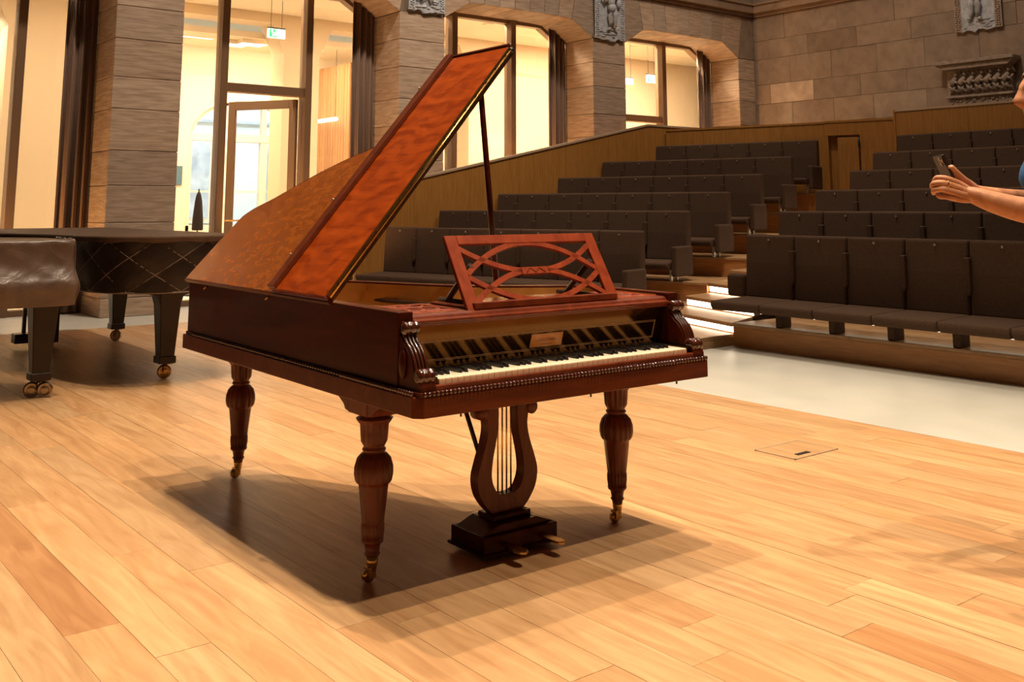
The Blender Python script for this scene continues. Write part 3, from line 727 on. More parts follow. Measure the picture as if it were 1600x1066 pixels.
def ring(mb, outer, inner, z0, z1, skip=()):
    n = len(outer)
    for i in range(n):
        if i in skip: continue
        j = (i+1) % n
        o0, o1, i0, i1 = outer[i], outer[j], inner[i], inner[j]
        v = [(o0[0], o0[1], z0), (o1[0], o1[1], z0), (i1[0], i1[1], z0), (i0[0], i0[1], z0), (o0[0], o0[1], z1), (o1[0], o1[1], z1), (i1[0], i1[1], z1), (i0[0], i0[1], z1)]
        mb.add(v, [(0, 3, 2, 1), (4, 5, 6, 7), (0, 1, 5, 4), (2, 3, 7, 6)])
        if (i-1) % n in skip or i-1 in skip: mb.f.append(tuple(len(mb.v)-8+q for q in (0, 4, 7, 3))); mb.sm.append(False)
        if j in skip: mb.f.append(tuple(len(mb.v)-8+q for q in (1, 2, 6, 5))); mb.sm.append(False)
    return mb
RIM_IN = offset(OUT, -.055)
RIM_IN[0] = (.055, .135); RIM_IN[1] = (W_-.055, .135)
case = MB(); ring(case, OUT, RIM_IN, ZM+.006, ZR, skip=(0,))
case = case.build('case', mahog_m, piano, .003, 2)
# inner gold veneer lining of the rim
RIM_I2 = offset(OUT, -.058); RIM_I2[0] = (.058, .20); RIM_I2[1] = (W_-.058, .20)
RIM_I1 = list(RIM_IN); RIM_I1[0] = (.0555, .20); RIM_I1[1] = (W_-.0555, .20)
ring(MB(), RIM_I1, RIM_I2, .79, ZR-.008, skip=(0,)).build('rim_lining', gold_m, case)
PL = [(0, 0), (W_, 0)]+BENT+[(.20, 1.965), (0, L_P-.03)]
PLO = offset(PL, .016); PLO[0] = (-.006, 0); PLO[1] = (W_+.006, 0)
PLO[0] = (.010, -.004); PLO.insert(0, (-.016, .022)); PLO[2] = (W_+.008, -.004)
MB().prism(PLO, ZB, ZM-.008).build('base_plinth', plinth_m, piano, .004, 2)
MB().prism(offset(PL, .006), ZM-.008, ZM+.006).build('plinth_moulding', mahog_m, piano, .003, 2)
bd = MB()
for k in range(82): bd.ball((.012+k*(W_-.024)/81, -.006, ZM), (.0064, .009, .0085), 8, 6)
for k in range(30): bd.ball((-.012, .03+k*.0155, ZM), (.007, .0062, .0082), 8, 6)
for k in range(70): bd.ball((-.010, .49+k*.02, ZM), (.006, .0075, .007), 6, 4)
tag(bd.build('bead_moulding', bead_m, piano), kind='stuff')
# soundboard, plate bars, strings
SB = offset(OUT, -.05); SB[0] = (.05, .45); SB[1] = (W_-.05, .45)
MB().prism(SB, .775, .79).build('soundboard', gold_m, piano)
pb = MB(); pb.box(.06, W_-.06, .45, .58, .79, .812); pin = pb.build('wrest_plank', iron_m, piano, .004, 1)
for (xa, ya, xb, yb) in ((.25, .5, .16, 1.85), (.80, .5, .60, 1.40)):
    MB().tube([(xa, ya, .812), (xb, yb, .812)], .008, 8).build('iron_brace', iron_m, piano)
stg = MB()
for k in range(46):
    x = .12+k*.0225; y1 = 1.86-.0+0 if x < .3 else None
    lim = max([p[1] for p in BENT if p[0] > x*0.96+.04] or [1.85]); lim = min(1.85, lim-.05)
    if lim > .72: stg.tube([(x, .58, .815), (x*.93, lim, .803)], .0009, 3)
tag(stg.build('strings', brass_m, piano), kind='stuff')
MB().box(.055, W_-.055, .20, .205, .66, .79).build('action_rail', mahog_m, piano)
# ---- key bed, keys
kb = MB(); kb.box(.04, W_-.04, .0215, .20, ZM, .672); kb = kb.build('keybed', mahog_m, piano)
MB().box(.055, W_-.055, .006, .0205, ZM+.004, .679).build('key_slip', mahred_m, piano, .003, 1)
KW = .0238; KX = (W_-47*KW)/2
names = 'FGABCDE'
wk = None; bk_ = None
for i in range(47):
    x = KX+i*KW
    if wk is None:
        wk = MB().box(.0006, KW-.0006, 0, .165, 0, .0175).build('white_key', ivory_m, kb, .0012, 1, (x, .0215, .6775))
        kfm = MB().box(.0012, KW-.0012, -.0006, .002, -.0005, .0135).mesh('key_front', keyfront_m)
    else: inst(wk, 'white_key', kb, (x, .0215, .6775))
fk = MB()
for i in range(47): fk.box(KX+i*KW+.0012, KX+(i+1)*KW-.0012, .0205, .0216, .6778, .691)
fk.build('key_fronts', keyfront_m, kb)
for i in range(46):
    if names[i % 7] in 'FGACD':
        x = KX+(i+1)*KW
        if bk_ is None:
            b_ = MB(); b_.prism([(.070, .695), (.078, .7065), (.171, .7075), (.171, .695)], -.0055, .0055, 'x'); bk_ = b_.build('black_key', ebony_m, kb, .0015, 1, (x, 0, 0))
        else: inst(bk_, 'black_key', kb, (x, 0, 0))
for s_ in (0, 1):
    x0 = .056 if s_ == 0 else KX+47*KW+.001
    MB().box(x0, x0+KX-.058, .024, .17, .672, .700).build('key_block', fall_m, piano, .002, 1)
# ---- name board with inlaid lines and plaque
TN = math.radians(17)
NBM = Matrix(((1, 0, 0, 0), (0, math.cos(TN), -math.sin(TN), .190), (0, math.sin(TN), math.cos(TN), .697), (0, 0, 0, 1)))   # (x, depth, up the board)
nbp = MB().box(.055, W_-.055, 0, .018, 0, .155, NBM).build('name_board', fall_m, piano)
iv = MB()
for z in (.026, .031, .092, .097): iv.box(.10, 1.18, -.0008, .0002, z-.0008, z+.0008, NBM)
for x in (.10, .1045, 1.1755, 1.18): iv.box(x-.0008, x+.0008, -.0008, .0002, .026, .097, NBM)
iv.build('inlay_lines', inlay_m, nbp)
pq = MB().box(.566, .712, -.0028, 0, .036, .085, NBM).build('maker_plaque', plaque_m, nbp, .001, 1)
sc = MB()
for (xx, zz, ww, am, nn) in ((.600, .066, .075, .0050, 9), (.585, .0605, .105, .0024, 16), (.610, .047, .055, .0020, 12)):
    sc.tube([tuple(NBM @ Vector((xx+ww*k/(nn*4), -.0032, zz+am*math.sin(k*math.pi/2.3)*(.6+.4*math.sin(k*1.7))))) for k in range(nn*4+1)], .0007, 4)
sc.build('plaque_script', ink_m, pq)
bo = MB(); bo.box(.568, .710, -.0032, -.0027, .0375, .0387, NBM); bo.box(.568, .710, -.0032, -.0027, .0823, .0835, NBM); bo.build('plaque_border', inlay_m, pq)
# ---- cornice above the name board and top board
co = MB()
co.prism([(.190, .840), (.136, .840), (.133, .848), (.126, .852), (.126, .860), (.138, .864), (.144, .872), (.152, .878), (.190, .878)], .057, W_-.057, 'x')
co.build('front_cornice', mahred_m, piano, .0015, 1)
MB().box(.30, .98, .19, .46, .868, .878).build('top_board', mahred_m, piano, .002, 1)
# pierced fret panels at both ends
for s_ in (0, 1):
    xa, xb = (.057, .30) if s_ == 0 else (.98, W_-.057)
    fp = MB(); fp.box(xa, xb, .19, .215, .868, .879); fp.box(xa, xb, .435, .46, .868, .879); fp.box(xa, xa+.03, .215, .435, .868, .879); fp.box(xb-.03, xb, .215, .435, .868, .879)
    fp = fp.build('fret_frame', desk_m, piano, .002, 1)
    lt = MB()
    for t in (0, 1, 2): 
        xm = xa+.03+(xb-xa-.06)*(t+.5)/3
        lt.tube(bez([(xm-.05, .215, .874), (xm, .27, .874), (xm+.03, .325, .874), (xm, .38, .874), (xm-.05, .435, .874)], 4), .008, 6, sq=.5)
        lt.tube(bez([(xm+.05, .215, .874), (xm, .27, .874), (xm-.03, .325, .874), (xm, .38, .874), (xm+.05, .435, .874)], 4), .008, 6, sq=.5)
    lt.build('fret_lattice', desk_m, fp)
# ---- scrolled arms
for s_ in (0, 1):
    x0 = .004 if s_ == 0 else W_-.060
    sc_ = MB(); 
    prof = bez([(.136, .822), (.122, .816), (.105, .795), (.080, .775), (.060, .745), (.048, .715), (.030, .695)], 5)
    poly = [(.136, ZM+.006)]+[(.136, .822)]+prof[1:]+[(.012, .690), (.004, .676), (.004, ZM+.006)]
    sc_.prism(poly, x0, x0+.056, 'x', smooth=False); sc_ = sc_.build('scroll_arm', mahog_m, piano, .002, 2)
    R90 = Matrix.Rotation(math.pi/2, 4, 'Y')
    for (rr, vy, vz) in ((.021, .116, .842), (.025, .030, .704)):
        rl = MB(); rl.lathe([(rr*.5, 0), (rr, .004), (rr, .013), (rr*.8, .017), (rr, .021), (rr, .037), (rr*.8, .041), (rr, .045), (rr, .054), (rr*.5, .058)], 18, Matrix.Translation((x0-.001, vy, vz)) @ R90)
        rl.build('volute', bead_m, sc_)
    rd = MB()
    for q in (.009, .022, .035, .048): rd.tube([(x0+q, p[0]-.003, p[1]+.003) for p in prof[3:-2]], .0058, 6)
    rd.build('reeding', bead_m, sc_)
    MB().ball((x0+(-.003 if s_ == 0 else .059), .108, .735), (.008, .022, .045), 10, 8).build('carved_leaf', mahog_m, sc_)
# ---- music desk
DT = Matrix.Translation((0, .165, .879)) @ Matrix.Rotation(math.atan2(.150, .242), 4, 'X').inverted()
DA = math.atan2(.150, .242)
DT = Matrix(((1, 0, 0, .285), (0, math.cos(DA), math.sin(DA), .155), (0, -math.sin(DA), math.cos(DA), .880), (0, 0, 0, 1)))
# local: x 0..0.70 across, z 0..0.285 up the slope, y thickness
dw, dh = .70, .285
md = MB(); md.box(0, .05, 0, .016, -.01, dh, DT); md.box(dw-.05, dw, 0, .016, -.01, dh, DT); md.box(.05, dw-.05, 0, .016, dh-.036, dh, DT)
md = md.build('music_desk', desk_m, piano, .002, 1)
def arc(x0, x1, z0, zm): return [(x0+(x1-x0)*k/20, z0+(zm-z0)*(1-(2*k/20-1)**2)) for k in range(21)]
la = MB()
for (z0, zm) in ((.130, .250), (.235, .135), (.022, .140), (.125, .020)):
    la.strip(arc(.045, dw-.045, z0, zm), .020, .002, .014, 'y', DT)
la.box(.29, .41, .001, .0155, .123, .150, DT)
la.build('desk_lattice', desk_m, md)
ro = MB(); ro.strip([(.305, .128), (.33, .146), (.35, .128), (.37, .146), (.395, .128)], .004, -.0005, .001, 'y', DT); ro.build('carved_cross', mahred_m, md)
tr = MB(); tr.box(.31, .97, .150, .185, .879, .903); tr.box(.31, .97, .185, .43, .879, .886); tr.build('desk_ledge', mahred_m, piano, .003, 1)
for x in (.36, .92):
    MB().tube([(x, .39, .89), (x, .245, 1.02)], .011, 6).build('desk_strut', iron_m, piano)
    MB().tube([(x, .20, .892), (x, .44, .892)], .009, 6).build('desk_rail', iron_m, piano)

# ---- lid
LA = math.radians(49.9); ca, sa = math.cos(LA), math.sin(LA)
LM = Matrix(((ca, 0, -sa, 0), (0, 1, 0, 0), (sa, 0, ca, ZR+.004), (0, 0, 0, 1)))   # (u, y, n)
ed = bez([(1.247, .60), (1.235, .66), (1.14, .745), (.99, .86), (.86, .97), (.755, 1.085), (.685, 1.279), (.607, 1.454), (.535, 1.585), (.462, 1.714), (.402, 1.84), (.355, 1.90)], 5)
LO = [(-.012, .572), (1.247, .572)]+ed+[(.19, 1.935), (-.012, 1.965)]
lid = MB(); lid.prism(LO, 0, .020, 'z', LM); lid = lid.build('lid', burl_m, piano, .003, 2)
le = MB(); LOo = offset(LO, .006)
ring(le, [tuple(p) for p in LOo], LO, .002, .018); le2 = MB(); le2.add(le.v, le.f, LM); le2.build('lid_edge_moulding', mahog_m, lid)
flap = MB(); flap.prism([(-.008, .575), (1.255, .575), (1.255, 1.0), (-.008, 1.0)], .0205, .038, 'z', LM); flap = flap.build('lid_flap', flame_m, lid, .002, 1)
fb_ = MB(); fb_.prism([(1.0, .0205), (1.028, .0205), (1.028, .044), (1.018, .058), (.975, .058), (.972, .0385), (1.0, .0385)], -.008, 1.262, 'x', LM); fb_.build('flap_moulding', flapedge_m, flap, .003, 1)
te = MB(); te.box(1.255, 1.268, .575, 1.0, .018, .044, LM); te.build('flap_end_moulding', mahog_m, flap, .002, 1)
hg = MB(); hg.box(0, 1.25, .566, .5745, .004, .036, LM); hg.tube([tuple(LM @ Vector((u, .566, .0205))) for u in (0.0, 1.25)], .0055, 8); hg.build('brass_hinge', brass_m, lid)
hk = MB()
for k in range(16): hk.box(.05+k*.077, .058+k*.077, .5645, .566, .008, .032, LM)
hk.build('hinge_knuckles', iron_m, lid)
MB().box(.705, .835, 1.012, 1.030, .046, .052, LM).build('hinge_plate', chrome_m, flap)
kn = MB()
for u in (.14, .42, 1.05): kn.ball(tuple(LM @ Vector((u, 1.022, .058))), .006, 8, 5)
kn.build('brass_studs', chrome_m, flap)
kn = MB(); 
for y in (1.10, 1.75): kn.tube([(-.004, y, .876), (-.012, y+.012, .862)], .004, 6)
kn.build('lid_hook', brass_m, piano)
pt = Vector((1.05, .63, -.004)); pt = LM @ pt
pr = MB(); pr.tube([(.945, .865, .82), tuple(pt)], [.014, .012], 8); pr.build('lid_prop', mahog_m, piano)
ks = LM @ Vector((1.25, .572, .018)); MB().ball(tuple(ks), .014, 10, 7).build('lid_knob', ebony_m, lid)

# ---- legs
def leg(x, y, bl, label=None):
    PF = [(.046, .540), (.050, .537), (.047, .532), (.050, .527), (.063, .520), (.060, .513), (.049, .500), (.047, .470), (.045, .445), (.038, .433), (.034, .428), (.040, .421), (.040, .416), (.034, .411), (.044, .405), (.058, .390), (.066, .365), (.067, .342), (.063, .322), (.058, .314), (.051, .310), (.050, .300), (.043, .235), (.037, .186), (.039, .183), (.039, .160), (.036, .136), (.038, .132), (.035, .124), (.028, .120), (.026, .112), (.023, .095), (.027, .090), (.024, .084), (.021, .080)]
    FL = {5: (14, .05), 6: (14, .12), 7: (14, .12), 8: (14, .10), 15: (16, .09), 16: (16, .10), 17: (16, .10), 18: (16, .09), 23: (18, .08), 24: (18, .12), 25: (18, .12), 26: (18, .08), 21: (8, .02), 22: (8, .04)}
    lg = MB(); lg.lathe(PF, 72, Matrix.Translation((x, y, 0)), FL); lg = lg.build('leg', leg_mh, piano)
    fe = MB(); fe.lathe([(.021, .080), (.019, .060), (.015, .040), (.014, .034)], 20, Matrix.Translation((x, y, 0))); fe.build('ferrule', brass_m, lg)
    cs = MB(); cs.lathe([(.008, -.009), (.021, -.008), (.021, .008), (.008, .009)], 18, Matrix.Translation((x-.012, y+.004, .0212)) @ Matrix.Rotation(math.pi/2, 4, 'X'))
    cs.box(x-.020, x+.008, y-.013, y-.0095, .014, .042); cs.box(x-.020, x+.008, y+.0145, y+.018, .014, .042); cs.box(x-.020, x+.008, y-.013, y+.018, .040, .046); cs.build('caster', brass_m, lg)
    bk = MB(); x0, x1, y0, y1 = bl
    bk.box(x-.068, x+.068, y-.066, y+.066, .536, ZB+.002)
    for sgn in (-1, 1):
        bk.prism([(y+sgn*.066, .537), (y+sgn*.088, .540), (y+sgn*.100, .556), (y+sgn*.135, .574), (y+sgn*.185, ZB+.001), (y+sgn*.066, ZB+.001)], x-.066, x+.066, 'x')
    bk.build('leg_block', leg_mh, lg, .003, 1)
leg(.078, .405, (0, 0, 0, 0)); leg(1.165, .375, (0, 0, 0, 0)); leg(.238, 1.900, (0, 0, 0, 0))
# ---- lyre with pedals
lx, ly_ = .640, .42
T_ = lambda pts: [(lx+p[0], p[1]) for p in pts]
lyre = MB()
oc = bez([(.098, .586), (.098, .515), (.094, .460), (.090, .420), (.100, .370), (.122, .310), (.137, .255), (.128, .200), (.098, .154), (.070, .128)], 6)
ic = bez([(.060, .586), (.060, .540), (.046, .500), (.044, .455), (.052, .390), (.070, .310), (.074, .250), (.056, .205), (.028, .186), (.0, .182)], 6)
for sgn in (-1, 1):
    for k in range(len(oc)-1):
        lyre.prism([(lx+sgn*oc[k][0], oc[k][1]), (lx+sgn*oc[k+1][0], oc[k+1][1]), (lx+sgn*ic[k+1][0], ic[k+1][1]), (lx+sgn*ic[k][0], ic[k][1])], ly_-.024, ly_+.024, 'y')
    lyre.lathe([(.005, -.028), (.026, -.026), (.026, .026), (.005, .028)], 18, Matrix.Translation((lx+sgn*.112, ly_, .480)) @ Matrix.Rotation(math.pi/2, 4, 'X'))
lyre.box(lx-.068, lx+.068, ly_-.023, ly_+.023, .125, .186)
lyre = lyre.build('lyre', leg_mh, piano)
rods = None
for q in (-.030, -.010, .010, .030):
    MB().tube([(lx+q, ly_, .586), (lx+q, ly_, .185)], .0032, 8).build('lyre_rod', brass_m, lyre)
bx_ = MB(); bx_.box(lx-.085, lx+.085, ly_-.05, ly_+.05, .108, .126)
bx_.prism([(lx-.085, .108), (lx+.085, .108), (lx+.165, .078), (lx-.165, .078)], ly_-.085, ly_+.085, 'y')
bx_.box(lx-.165, lx+.165, ly_-.105, ly_+.105, .024, .080); bx_.box(lx-.175, lx+.175, ly_-.115, ly_+.115, .016, .026)
bx_.build('pedal_box', mahog_m, lyre, .003, 1)
for q in (-.085, .085):
    pd = MB(); pd.prism([(lx+q-.014, ly_-.10), (lx+q+.014, ly_-.10), (lx+q+.022, ly_-.19), (lx+q+.018, ly_-.225), (lx+q, ly_-.235), (lx+q-.018, ly_-.225), (lx+q-.022, ly_-.19)], .046, .056); pd.build('pedal', brass_m, lyre, .003, 2)
MB().tube([(lx-.045, ly_+.03, .20), (lx-.125, ly_+.14, .586)], .009, 8).build('lyre_brace', iron_m, lyre)
for (x, y) in ((.17, .03), (.42, .03), (1.15, .03), (.72, .03)): MB().tube([(x, y, ZB), (x, y, ZB-.016)], .0035, 6).build('screw_pin', iron_m, piano)

# ================================================================== COVERED CONCERT GRAND (quilted), keyboard to the windows
sd2 = Vector((FWD.x, FWD.y, 0)).normalized()
def square_leg(e, x, y, zt, gold=False, wide=False, rz=0, name='leg', dual=False):
    M = Matrix.Translation((x, y, 0)) @ Matrix.Rotation(rz, 4, 'Z')
    lg = MB(); v = []
    for z, h in ((.155, .052), (zt, .082)): v += [(-h, -h, z), (h, -h, z), (h, h, z), (-h, h, z)]
    lg.add(v, [(0, 3, 2, 1), (4, 5, 6, 7), (0, 1, 5, 4), (1, 2, 6, 5), (2, 3, 7, 6), (3, 0, 4, 7)], M)
    if wide: 
        for s_ in (-1, 1): lg.prism([(s_*.075, zt-.12), (s_*.095, zt-.05), (s_*.20, zt-.02), (s_*.20, zt), (s_*.05, zt)], -.07, .07, 'y', M)
    lg = lg.build(name, blackgloss_m, e, .005, 1)
    MB().box(-.062, .062, -.062, .062, .110, .160, M).build('leg_collar', blackgloss_m, lg, .004, 1)
    cm = brass_m if gold else chrome_m
    for q in ((-.043, .043) if dual else (.0,)):
        cs = MB(); cs.lathe([(.012, -.020), (.040, -.018), (.050, -.010), (.050, .010), (.040, .018), (.026, .015), (.024, .019), (.012, .021)], 28, Matrix.Translation((x+RIGHT.x*q, y+RIGHT.y*q, .050)) @ Matrix.Rotation(math.pi/2-YAW+math.pi+.35, 4, 'Z') @ Matrix.Rotation(math.pi/2, 4, 'Y'), None, False); cs.build('caster_wheel', cm, lg)
    fk = MB(); c = Vector((x, y, 0)); fo = -sd2*.026
    fk.tube([c+fo+Vector((0, 0, .05)), c+fo+Vector((0, 0, .09)), c+Vector((0, 0, .112))], .009, 6); fk.tube([c-fo+Vector((0, 0, .05)), c-fo+Vector((0, 0, .09)), c+Vector((0, 0, .112))], .009, 6)
    fk.tube([c+Vector((0, 0, .10)), c+RIGHT*.06+Vector((0, 0, .112))], [.007, .010], 6); fk.build('caster_fork', cm, lg)
cg = empty('covered_grand_piano', (0, 0, 0)); tag(cg, 'black concert grand under a quilted cover, tail towards the stage', 'piano')
cg_out = [(3.22, 7.35), (3.22, 10.55), (1.66, 10.55), (1.66, 9.10)]+bez([(1.66, 9.10), (1.72, 8.80), (1.90, 8.50), (2.03, 8.20), (2.10, 7.85), (2.16, 7.50), (2.26, 7.22), (2.45, 7.06), (2.72, 7.02), (3.00, 7.08), (3.16, 7.20), (3.22, 7.35)], 4)[1:-1]
cg_out = cg_out[::-1] if sum(cg_out[i][0]*cg_out[(i+1) % len(cg_out)][1]-cg_out[(i+1) % len(cg_out)][0]*cg_out[i][1] for i in range(len(cg_out))) < 0 else cg_out

tp = MB(); tp.prism(offset(cg_out, .012), .975, 1.022, 'z'); tp.build('cover_top', topcov_m, cg, .012, 2)
hem = MB(); hem.tube([(p[0], p[1], .637) for p in offset(cg_out, .002)]+[(offset(cg_out, .002)[0][0], offset(cg_out, .002)[0][1], .637)], .007, 6); hem.build('hem', stitch_m, cg)
# diagonal quilting seams running round the skirt
def along(poly, t):
    """point at arc length t"""
    n = len(poly); i = 0
    while True:
        a = Vector(poly[i % n]); b = Vector(poly[(i+1) % n]); l = (b-a).length
        if t <= l: return a+(b-a)*(t/l)
        t -= l; i += 1
op = offset(cg_out, .002); per = sum((Vector(op[(i+1) % len(op)])-Vector(op[i])).length for i in range(len(op)))
NQ = 26; NS = NQ*12; NZ = 14; sk = MB(); vv = []; core = offset(cg_out, -.004)
for i in range(NS):
    t = per*i/NS; p = along(op, t); q = along(op, (t+per/NS) % per); o_ = along(op, (t-per/NS) % per); tg_ = (q-o_).normalized(); nr = Vector((tg_.y, -tg_.x))
    for k in range(NZ+1):
        z = .64+.35*k/NZ; a = i/12; b = (z-.64)/.235
        d = .010*math.sqrt(abs(math.sin(math.pi*(a+b)))*abs(math.sin(math.pi*(a-b)))+1e-6)
        vv.append((p.x+nr.x*d, p.y+nr.y*d, z))
sk.add(vv, [(i*(NZ+1)+k, ((i+1) % NS)*(NZ+1)+k, ((i+1) % NS)*(NZ+1)+k+1, i*(NZ+1)+k+1) for i in range(NS) for k in range(NZ)], None, True)
sk.prism(core, .636, .98, 'z')
sk.build('quilted_skirt', quilt_m, cg)
qs = MB()
for k in range(NQ):
    for sgn in (-1, 1):
        pts = []
        for j in range(9):
            p = along(op, (per*(k/NQ)+sgn*(j/8*.35/.235*per/NQ)+per) % per); pts.append((p.x, p.y, .64+.35*j/8))
        qs.tube(pts, .0050, 5)
tag(qs.build('quilting_seams', stitch_m, cg), kind='stuff')
square_leg(cg, 2.705, 7.42, .636, True, True); square_leg(cg, 3.085, 9.75, .636); square_leg(cg, 1.80, 9.75, .636)
ly2 = MB(); ly2.box(2.27, 2.30, 9.72, 9.76, .12, .64); ly2.box(2.44, 2.47, 9.72, 9.76, .12, .64); ly2 = ly2.build('lyre', blackgloss_m, cg, .004, 1)
MB().box(2.20, 2.54, 9.66, 9.80, .05, .13).build('pedal_box', blackgloss_m, ly2, .004, 1)
for x in (2.28, 2.37, 2.46): MB().box(x-.012, x+.012, 9.80, 9.92, .055, .066).build('pedal', brass_m, ly2, .002, 1)
MB().box(2.52, 2.58, 9.74, 9.78, .03, .636).build('lyre_brace', blackgloss_m, ly2)
# ================================================================== SECOND COVERED GRAND at the left edge, grey leather cover
g2 = empty('covered_grand_piano', (0, 0, 0)); tag(g2, 'grand piano under a grey leather cover at the left edge', 'piano')
def leather_front():
    bm_ = MB(); nx, nz = 60, 26; rnd = random.Random(5)
    prof = bez([(7.20, 1.012), (7.13, 1.010), (7.105, .99), (7.10, .93), (7.085, .85), (7.05, .78), (7.025, .74), (7.02, .70), (7.03, .64), (7.045, .585)], 4)
    X_a, X_b = .42, 1.965
    verts = []; 
    for i in range(nx+1):
        x = X_a+(X_b-X_a)*i/nx
        for k, (y, z) in enumerate(prof):
            d = .003*math.sin(x*17+z*23)+.0035*abs(math.sin(x*23-z*31))+.003*abs(math.sin(z*26+x*13))
            if k == 0: d = 0
            edge = max(0, (x-(X_b-.05))/.05)
            bulge = .012*math.exp(-((z-.70)/.09)**2)*edge
            verts.append((x+bulge*1.2+(0.003*math.sin(z*28) if i == nx else 0), y+d+edge*edge*.04, z))
    n = len(prof); faces = [(i*n+k, i*n+k+1, (i+1)*n+k+1, (i+1)*n+k) for i in range(nx) for k in range(n-1)]
    bm_.add(verts, faces, None, True)
    # right end, going back
    ys = [(7.20-j*-.0) for j in range(1)]
    ve = []; m2 = 10
    for j in range(m2+1):
        for k, (y, z) in enumerate(prof):
            t = j/m2; b = .012*math.exp(-((z-.70)/.09)**2)
            ve.append((X_b+b*1.2*(1-t)+.003*math.sin(z*28)*(1-t)+.004*math.sin(j*1.9+z*30), (y+.04)*(1-t)+7.62*t, z))
    bm_.add(ve, [(j*n+k, j*n+k+1, (j+1)*n+k+1, (j+1)*n+k) for j in range(m2) for k in range(n-1)], None, True)
    o = bm_.build('leather_cover_front', leather_m, g2); sd = o.modifiers.new('thick', 'SOLIDIFY'); sd.thickness = .006
    return o
leather_front()
g2o = [(.42, 7.20), (1.93, 7.20)]+bez([(1.93, 7.62), (1.86, 7.85), (1.62, 8.10), (1.40, 8.45), (1.28, 8.80), (1.18, 9.15), (1.0, 9.40), (.75, 9.48)], 4)+[(.42, 9.40)]
MB().prism(g2o, .61, .995, 'z').build('body', blackgloss_m, g2)
MB().prism(offset(g2o, .012), .985, 1.006, 'z').build('cover_top', topcov_m, g2, .006, 1)
MB().box(.48, 1.92, 7.06, 7.25, .605, .72).build('key_bed', blackgloss_m, g2, .005, 1)
square_leg(g2, 1.80, 7.20, .61, dual=True); square_leg(g2, .60, 7.20, .61); square_leg(g2, .80, 8.95, .61)

# ================================================================== PERSON with a phone
CAMP = Vector((0, 0, CAM_H))
def cpt(x, y, d): return CAMP+RIGHT*((x-PPX)/F_PX*d)+UP*(-(y-PPY)/F_PX*d)+FWD*d
def skin_mesh(name, verts, edges, radii, mat, parent, sub=2, root=0):
    me = bpy.data.meshes.new(name); me.from_pydata([tuple(v) for v in verts], edges, []); me.materials.append(mat)
    o = bpy.data.objects.new(name, me); COL.objects.link(o); o.parent = parent
    sk = o.modifiers.new('skin', 'SKIN'); sk.use_smooth_shade = True
    for i, r in enumerate(radii):
        sv = me.skin_vertices[0].data[i]; sv.radius = r if isinstance(r, tuple) else (r, r); sv.use_root = (i == root)
    sb = o.modifiers.new('sub', 'SUBSURF'); sb.levels = sub; sb.render_levels = sub
    return o
person = empty('person', (0, 0, 0)); tag(person, 'person in a blue short-sleeved shirt holding up a phone with both hands', 'person')
DP = 3.45
FL0 = cpt(1694, 324, DP); foot = Vector((FL0.x, FL0.y, 0))
fx = -RIGHT; fx.z = 0; fx.normalize()            # facing left in the photograph
sd = Vector((FWD.x, FWD.y, 0)).normalized()      # far side of the body
def B(f, s, z): return Vector((foot.x, foot.y, 0))+fx*f+sd*s+Vector((0, 0, z))
V = []; E_ = []; Rr = []
def vadd(p, r, link=None):
    V.append(p); Rr.append(r)
    if link is not None: E_.append((link, len(V)-1))
    return len(V)-1
pel = vadd(B(0, 0, .93), (.15, .13)); ab = vadd(B(.03, 0, 1.08), (.155, .13), pel); ch = vadd(B(.0, 0, 1.28), (.16, .13), ab); nk = vadd(B(-.01, 0, 1.40), (.075, .07), ch)
nk2 = vadd(B(.03, 0, 1.47), (.06, .058), nk); vadd(B(.07, 0, 1.55), (.055, .055), nk2)
for s_ in (-1, 1):
    hp = vadd(B(0, s_*.09, .88), .095, pel); kn_ = vadd(B(.02, s_*.10, .49), .062, hp); an = vadd(B(-.01, s_*.11, .09), .042, kn_); toe = vadd(B(.05, s_*.11, .035), (.04, .03), an); vadd(B(.16, s_*.12, .03), (.035, .022), toe)
# near arm (towards the camera), elbow out of frame, hand under the phone
shn = vadd(B(.0, -.19, 1.36), .062, ch)
eln = vadd(cpt(1640, 334, DP-.10), .050, shn); f1 = vadd(cpt(1590, 327, DP-.10), .0455, eln); f2_ = vadd(cpt(1545, 314, DP-.09), .038, f1); wr = vadd(cpt(1518, 304, DP-.08), (.028, .031), f2_)
pm = vadd(cpt(1511, 302, DP-.076), (.022, .024), wr); pm2 = vadd(cpt(1500, 299, DP-.072), (.014, .018), pm)
shf = vadd(B(.0, .19, 1.36), .062, ch)
elf = vadd(cpt(1640, 318, DP+.16), .048, shf); g1 = vadd(cpt(1575, 311, DP+.12), .038, elf); g2_ = vadd(cpt(1528, 302, DP+.07), .029, g1); wr2 = vadd(cpt(1514, 296, DP+.05), (.026, .028), g2_)
pf = vadd(cpt(1508, 287, DP+.035), (.034, .026), wr2)
body = skin_mesh('body', V, E_, Rr, skin_m, person)
# fingers: near hand, wrapped round the phone's lower end, tips to the left
def finger(pts, rs, nm='finger', nail=None):
    p = [cpt(*q) for q in pts]
    o = skin_mesh(nm, p, [(i, i+1) for i in range(len(p)-1)], rs, skin_m, body, 2)
    if nail:
        c = cpt(*nail[0]); m_ = MB(); m_.ball((0, 0, 0), (.0035, .0035, .0055), 10, 7); n_ = m_.build('nail', nail_m, o); n_.location = c
    return o
D0 = DP-.075
WR = (1522, 306, D0+.0)
finger([WR, (1512, 299, D0+.008), (1493, 285, D0+.008), (1476, 279, D0-.008), (1463, 278, D0+.006), (1459, 285, D0+.034)], [.022, .0200, .0148, .0124, .0110, .0090])
finger([WR, (1511, 302, D0+.0), (1491, 292, D0-.004), (1472, 286, D0-.020), (1458, 287, D0-.002), (1456, 294, D0+.028)], [.022, .0200, .0152, .0126, .0112, .0092])
